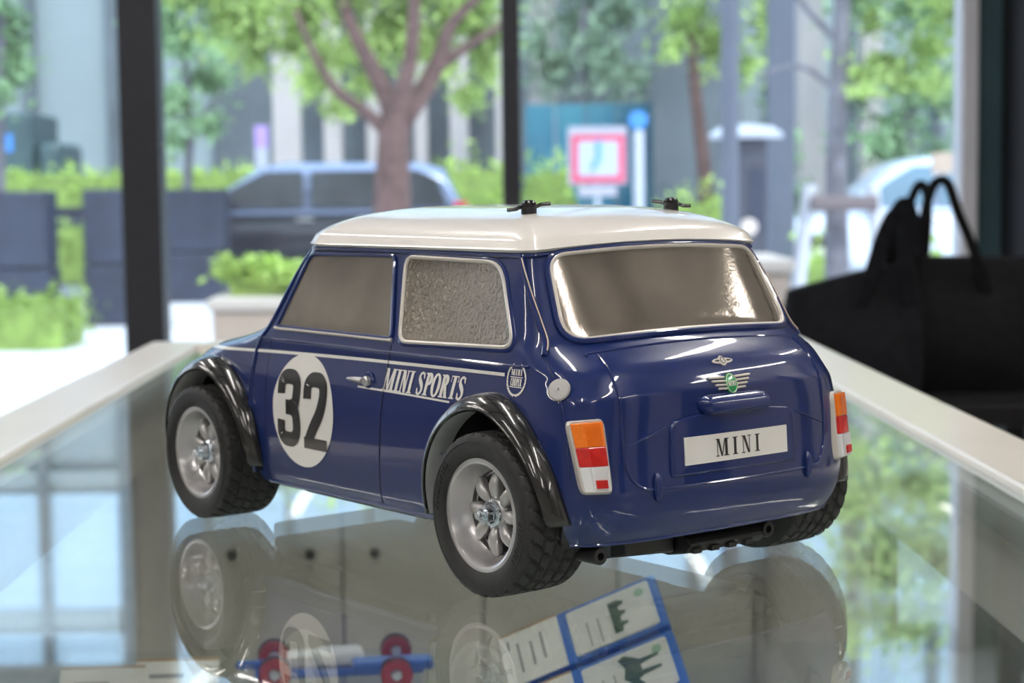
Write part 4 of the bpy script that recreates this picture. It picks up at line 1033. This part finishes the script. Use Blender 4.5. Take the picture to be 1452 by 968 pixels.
# tree stakes
a = at(1186, 290, 12.3); stk = empty('tree_stakes', (a.x, a.y, 0)); WOODG = mat('stake_grey', (0.52,0.54,0.60), 0.6, noise=0.08)
for (u0, v0, u1) in ((1148,262,1118),(1236,262,1262)):
    p1, p0 = at(u0, v0, 12.3), at(u1, gnd(12.3), 12.3)
    MB().tube([p0-Vector((a.x,a.y,0)), p1-Vector((a.x,a.y,0))], 0.05, 10).obj('stake', WOODG, stk)
p0, p1 = at(1150,288,12.2), at(1244,288,12.2)
MB().tube([p0-Vector((a.x,a.y,0)), p1-Vector((a.x,a.y,0))], 0.055, 10).obj('cross_bar', mat('stake_brown', (0.16,0.13,0.14), 0.7), stk)
tag(stk, 'pair of pale slanting stakes with cross bar supporting grey-trunked tree', 'tree stakes')

# building with colonnade
DBD = 46.0; yb = ground_y(DBD); bld = empty('office_building', (0, yb, 0))
MB().box((-32,0,0),(34,10,34)).obj('facade_wall', FACADE, bld, smooth=False)
MB().box((-6.5,-0.3,0),(4.5,0.02,7.6)).obj('colonnade_recess', FAC_D, bld, smooth=False)
MB().box((4.3,-0.4,0),(6.6,0.02,9)).obj('entrance_recess', FAC_D, bld, smooth=False)
pm = MB().box((-0.92,-0.12,0),(0.92,0.0,3.0)).mesh('window_pane', FAC_G, False)
for iz in range(6):
    for ix in range(30):
        o = bpy.data.objects.new('window_pane', pm); COL.objects.link(o); o.parent = bld; o.location = (-30.5+2.05*ix, 0, 8.6+3.6*iz)
fm = MB().box((-0.12,-0.35,0),(0.12,0,34)).mesh('facade_fin', FAC_D, False)
for ix in range(31):
    if ix in (12,13,14,15,16): continue
    o = bpy.data.objects.new('facade_fin', fm); COL.objects.link(o); o.parent = bld; o.location = (-31.5+2.05*ix, 0, 0)
sp = MB().box((-32,-0.2,0),(34,0,0.35)).mesh('floor_band', FACADE, False)
for iz in range(4, 9):
    o = bpy.data.objects.new('floor_band', sp); COL.objects.link(o); o.parent = bld; o.location = (0, 0, 1.2+1.5*iz if iz < 4 else 8.0+3.6*(iz-4))
wl_ = empty('service_wall', (at(928,300,30).x, at(928,300,30).y, 0)); ww = at(1018,300,30).x-at(928,300,30).x
MB().box((0,0,0),(ww,0.5,4.6)).obj('wall_block', FAC_D, wl_, smooth=False); MB().box((-0.03,-0.03,4.6),(ww+0.03,0.53,4.75)).obj('coping', STONE_D, wl_, smooth=False)
tag(wl_, 'dark grey wall right of the teal hoarding', 'wall')
tag(bld, 'pale grey-green office building across the road', 'building')
for i, (u0, u1, vt, D) in enumerate([(387,421,-120,36),(459,480,-120,44),(520,536,-120,44.5),(588,602,-120,44.5),(638,660,-120,44),(703,716,-120,44),(752,786,-120,40),(1133,1166,-150,34),(1222,1246,-150,36)]):
    a, b = at(u0, 200, D), at(u1, vt, D); w = b.x-a.x
    c = empty('facade_column', (a.x, a.y, 0))
    MB().box((0,0,0),(w,w,b.z)).obj('shaft', COLUMN, c, smooth=False, bevel=0.03)
    MB().box((-0.06,-0.06,0),(w+0.06,w+0.06,0.5)).obj('base', COLUMN, c, smooth=False)
    lbs = ['widest pale column standing nearest, left of the big tree','pale column just left of the big tree trunk','narrow pale column behind the left fork of the big tree','narrow pale column behind the big tree trunk','pale column right of the big tree trunk','narrow pale column left of the thin middle mullion','pale column right of the thin middle mullion','pale grey column left of the staked tree','bright pale column right of the staked tree']
    tag(c, lbs[i], 'column', 'pale columns across the road')
# hoarding, sign, posts
TEALH = mat('teal_hoarding', (0.02, 0.15, 0.27), 0.5, noise=0.15, scale=0.8, col2=(0.04,0.23,0.30))
a, b = at(744, 200, 31), at(962, 146, 31); hd = empty('site_hoarding', (a.x, a.y, 0)); w = b.x-a.x
for i in range(5):
    MB().box((w*i/5+0.015,0,0),(w*(i+1)/5-0.015,0.06,b.z)).obj('panel', TEALH, hd, smooth=False)
tag(hd, 'teal blue site hoarding behind the red-bordered sign', 'hoarding')
a, b = at(806, 262, 19), at(888, 179, 19); sg = empty('road_sign', ((a.x+b.x)/2, a.y, 0)); w = (b.x-a.x)/2; z0, z1 = a.z, b.z
SIGN_G = mat('sign_frame', (0.40,0.40,0.48), 0.5); SIGN_R = mat('sign_red', (0.62,0.07,0.16), 0.45); SIGN_W = mat('sign_white', (0.44,0.52,0.62), 0.45); SIGN_B = mat('sign_blue', (0.16,0.40,0.66), 0.5)
MB().box((-w,0,z0),(w,0.03,z1)).obj('backboard', SIGN_G, sg, smooth=False)
MB().box((-w+0.035,-0.008,z0+0.02),(w-0.02,0.0,z1-0.085)).obj('red_border', SIGN_R, sg, smooth=False)
MB().box((-w+0.105,-0.014,z0+0.09),(w-0.09,-0.008,z1-0.15)).obj('white_field', SIGN_W, sg, smooth=False)
zc = (z0+z1)/2
MB().tube([(0.01,-0.016,zc+0.09),(0.02,-0.016,zc-0.01),(-0.05,-0.016,zc-0.13)], 0.035, 8).obj('blue_figure', SIGN_B, sg)
MB().lathe([(0,-0.006),(0.04,-0.004),(0.04,0.004)], 'y', 16, (0.01,-0.016,zc+0.12)).obj('blue_figure', SIGN_B, sg)
MB().tube([(0,0.06,0),(0,0.06,z1)], 0.03, 10).obj('post', POLE_W, sg)
MB().box((-0.2,0,z0-0.12),(0.2,0.02,z0-0.02)).obj('lower_plate', SIGN_G, sg, smooth=False)
tag(sg, 'square white road sign with red border and blue figure', 'road sign')
a = at(905, 170, 20); p = empty('marker_post', (a.x, a.y, 0)); MB().tube([(0,0,0),(0,0,a.z-0.12)], 0.06, 12).obj('post', POLE_W, p); MB().lathe([(0,-0.02),(0.1,-0.02),(0.1,0.02),(0,0.02)], 'y', 20, (0,0,a.z)).obj('blue_disc', mat('disc_blue', (0.06,0.28,0.75), 0.4), p)
MB().tube([(0,0.02,a.z-0.14),(0,0.02,a.z-0.06)], 0.03, 8).obj('neck', POLE_W, p)
tag(p, 'white post topped by blue disc beside the red-bordered sign', 'post')
a = at(370, 178, 24.5); p = empty('banner_post', (a.x, a.y, 0)); MB().tube([(0,0.05,0),(0,0.05,a.z)], 0.03, 10).obj('post', POLE_W, p)
MB().box((-0.085,0,a.z-0.30),(0.085,0.03,a.z)).obj('purple_panel', mat('panel_purple', (0.48,0.33,0.74), 0.5), p, smooth=False)
MB().box((-0.085,0,a.z-1.30),(0.085,0.03,a.z-0.302)).obj('white_panel', POLE_W, p, smooth=False)
tag(p, 'slim sign post with purple and white panels above the black car', 'sign post')
a, b = at(1021, 300, 11), at(1049, 300, 11); r = (b.x-a.x)/2; p = empty('lamp_post', ((a.x+b.x)/2, a.y, 0))
MB().tube([(0,0,0),(0,0,6)], r*0.86, 16).obj('shaft', POLE_G, p); MB().tube([(0,0,0),(0,0,0.5)], r*1.05, 16).obj('base_collar', POLE_G, p); MB().tube([(0,0,6),(0.3,0,6.2),(1,0,6.25)], 0.04, 8).obj('lamp_arm', POLE_G, p)
tag(p, 'thick blue-grey lamp post left of the dark kiosk', 'lamp post')
a, b = at(1046, 196, 12), at(1088, 196, 12); p = empty('kiosk', (a.x, a.y, 0)); w = b.x-a.x
KM = mat('kiosk_dark', (0.055,0.062,0.09), 0.5, noise=0.1, scale=4)
MB().box((0,0,0),(w,0.3,a.z)).obj('housing', KM, p, smooth=False, bevel=0.01); MB().box((0.08,-0.012,a.z-0.62),(w-0.02,0,a.z-0.2)).obj('recessed_door', mat('kiosk_door',(0.035,0.045,0.08),0.4), p, smooth=False)
MB().lathe([(0.24,0),(0.25,0.03),(0.18,0.08),(0,0.1)], 'z', 24, (w*0.4,0.15,a.z)).obj('pale_cap', POLE_W, p)
MB().lathe([(0,-0.02),(0.055,-0.015),(0.06,0)], 'y', 20, (0.075,-0.001,at(1063,322,12).z)).obj('round_plate', mat('round_plate',(0.62,0.55,0.50),0.5), p)
tag(p, 'dark grey kiosk cabinet with pale cap beside the lamp post', 'cabinet')
a, b = at(1092, 400, 15), at(1128, 400, 15); p = empty('dark_pillar', (a.x, a.y, 0)); w = b.x-a.x
MB().box((0,0,0),(w,w,5.5)).obj('shaft', POLE_G, p, smooth=False, bevel=0.02); MB().box((-0.03,-0.03,0),(w+0.03,w+0.03,0.3)).obj('base', POLE_G, p, smooth=False)
tag(p, 'blue-grey square pillar left of the silver car', 'pillar')
a, b = at(1322, 246, 16), at(1374, 216, 16); p = empty('tan_signboard', ((a.x+b.x)/2, a.y, 0)); w = (b.x-a.x)/2
MB().box((-w,0,a.z),(w,0.04,b.z)).obj('board', TAN, p, smooth=False); MB().tube([(w*0.6,0.06,0),(w*0.6,0.06,b.z)], 0.025, 8).obj('post', POLE_G, p)
tag(p, 'small tan board on a post above the tote bag straps', 'signboard')
a, b = at(-40, 240, 31), at(58, 160, 31); p = empty('parked_truck', ((a.x+b.x)/2, a.y, 0)); w = (b.x-a.x)/2
TRK = mat('truck_green', (0.05,0.10,0.11), 0.4, noise=0.2, scale=2)
MB().box((-w,0,0.9),(w*0.75,2.0,b.z)).obj('cargo_box', TRK, p, smooth=False, bevel=0.05); MB().box((w*0.78,0.1,0.6),(w*1.0+0.3,1.9,b.z-0.5)).obj('cab', TRK, p, smooth=False, bevel=0.12)
MB().box((-w,0.2,0.5),(w,1.8,0.9)).obj('frame', RUBBER, p, smooth=False)
for x in (-w*0.6, w*0.5): MB().lathe([(0,-0.12),(0.42,-0.12),(0.45,0),(0.42,0.14),(0,0.14)], 'y', 20, (x,0.1,0.43)).obj('wheel', RUBBER, p)
MB().box((-0.25,-0.02,1.9),(0.12,0,2.2)).obj('blue_panel', mat('disc_blue',(0,0,1)), p, smooth=False)
tag(p, 'dark green truck half hidden at the left picture edge', 'truck')

# full-size cars
def street_car(name, label, u_nose, u_tail, D, H_, col, pillar, glass, taxi, zfix=0.0):
    a, b = at(u_nose, 300, D), at(u_tail, 300, D); L = b.x-a.x
    root = empty(name, (a.x, a.y, zfix)); Wd = 0.85
    def loft(st, m, nm, p=3.2):
        rows = []
        for (x, z0, z1, w) in st:
            zc, hh = (z0+z1)/2, (z1-z0)/2
            rows.append([(x*L, Wd + w*math.copysign(abs(math.cos(t))**(2/p), math.cos(t)), zc + hh*math.copysign(abs(math.sin(t))**(2/p), math.sin(t))) for t in np.linspace(0,2*PI,28,endpoint=False)])
        mb = MB().grid(rows, True); n = 28; mb.f.append(tuple(reversed(range(n)))); mb.f.append(tuple(len(mb.v)-n+j for j in range(n)))
        return mb.obj(nm, m, root, angle=40)
    hb = H_*0.60
    loft([(0,0.35,hb*0.74,0.5),(0.02,0.25,hb*0.82,0.72),(0.08,0.2,hb*0.9,0.8),(0.2,0.2,hb*0.98,0.84),(0.3,0.2,hb*1.03,0.85),(0.6,0.2,hb*1.04,0.86),(0.9,0.2,hb*1.05,0.84),(0.98,0.25,hb*1.0,0.76),(1.0,0.35,hb*0.9,0.6)], col, 'body', 5)
    xa = [0.20,0.27,0.38,0.46,0.86,0.93,0.985] if taxi else [0.24,0.32,0.42,0.5,0.72,0.84,0.95]
    tops = [hb*1.02,H_*0.76,H_*0.955,H_,H_*0.99,H_*0.93,hb*1.06]
    loft([(xa[i], hb*0.8, tops[i], 0.80-0.14*max(0,(tops[i]-hb)/(H_-hb))) for i in range(7)], pillar, 'cabin', 5)
    def win(poly, nm): 
        P = [(x*L, Wd-(0.80-0.05*max(0,(z-hb)/(H_-hb)))-0.012, z) for x, z in poly]
        MB().prism(P, (0,0.05,0)).obj(nm, glass, root, smooth=False)
    zl, zh = hb*1.06, H_*0.925
    m1, m2 = (0.53, 0.76) if taxi else (0.52, 0.72)
    win([(xa[0]+0.055,zl),(m1-0.012,zl),(m1-0.012,zh),(xa[2]+0.03,zh),(xa[1]+0.045,H_*0.80)], 'side_window')
    win([(m1+0.012,zl),(m2-0.01,zl),(m2-0.01,zh),(m1+0.012,zh)], 'side_window')
    win([(m2+0.01,zl),(xa[6]-0.05,zl),(xa[5]-0.02,H_*0.86),(xa[4]-0.01,zh),(m2+0.01,zh)], 'side_window')
    MB().box((0.22*L,-0.012,hb*0.98),(0.97*L,0.02,hb*1.02)).obj('waist_trim', pillar, root, smooth=False)
    for x in (0.50,0.68):
        MB().tube([(x*L,-0.015,hb*0.9),(x*L+0.2,-0.015,hb*0.9)], 0.018, 8).obj('door_handle', SILVER, root)
    for x in (0.17, 0.80):
        for y in (0.08, 2*Wd-0.08):
            w = MB().lathe([(0.18,-0.1),(0.30,-0.11),(0.33,-0.06),(0.33,0.06),(0.30,0.11),(0.18,0.1)], 'y', 28, (x*L, y, 0.33)).obj('wheel', RUBBER, root)
            MB().lathe([(0,-0.085),(0.06,-0.09),(0.17,-0.07),(0.19,-0.1)], 'y', 24, (x*L, y, 0.33)).obj('hub_cap', SILVER, w)
    MB().box((0.955*L,0.06,hb*0.86),(0.998*L,0.26,hb*1.12)).obj('tail_light', mat('car_tail_light', (0.55,0.03,0.05), 0.3), root, smooth=False, bevel=0.03)
    MB().box((0.01*L,0.12,hb*0.62),(0.05*L,0.4,hb*0.8)).obj('headlight', CLEAR_W, root, smooth=False, bevel=0.03)
    MB().box((0.30*L,-0.14,hb*1.04),(0.33*L,-0.02,hb*1.18)).obj('door_mirror', col, root, smooth=False, bevel=0.03)
    tag(root, label, 'car', 'cars parked outside')
street_car('parked_car', 'black parked car with silver pillars behind the big tree', 176, 664, 22.5, 1.56,
    mat('car_black', (0.020,0.025,0.040), 0.2, 0, 0.3, noise=0.05), mat('car_silverblue', (0.26,0.33,0.50), 0.25, 0.3, 0.4, noise=0.03), mat('car_glass_dark', (0.05,0.06,0.07), 0.12, 0, 0.0, noise=0.3, scale=2, spec=0.25), True)
street_car('parked_car', 'silver white parked car behind the staked tree and bags', 1084, 1560, 20.5, 1.52,
    mat('car_white', (0.68,0.76,0.86), 0.2, 0, 0.8, noise=0.02), mat('car_white2', (0.66,0.76,0.90), 0.2, 0, 0.8, noise=0.02), mat('car_glass_blue', (0.12,0.22,0.30), 0.06, 0, 0.6, noise=0.2, scale=2), False)
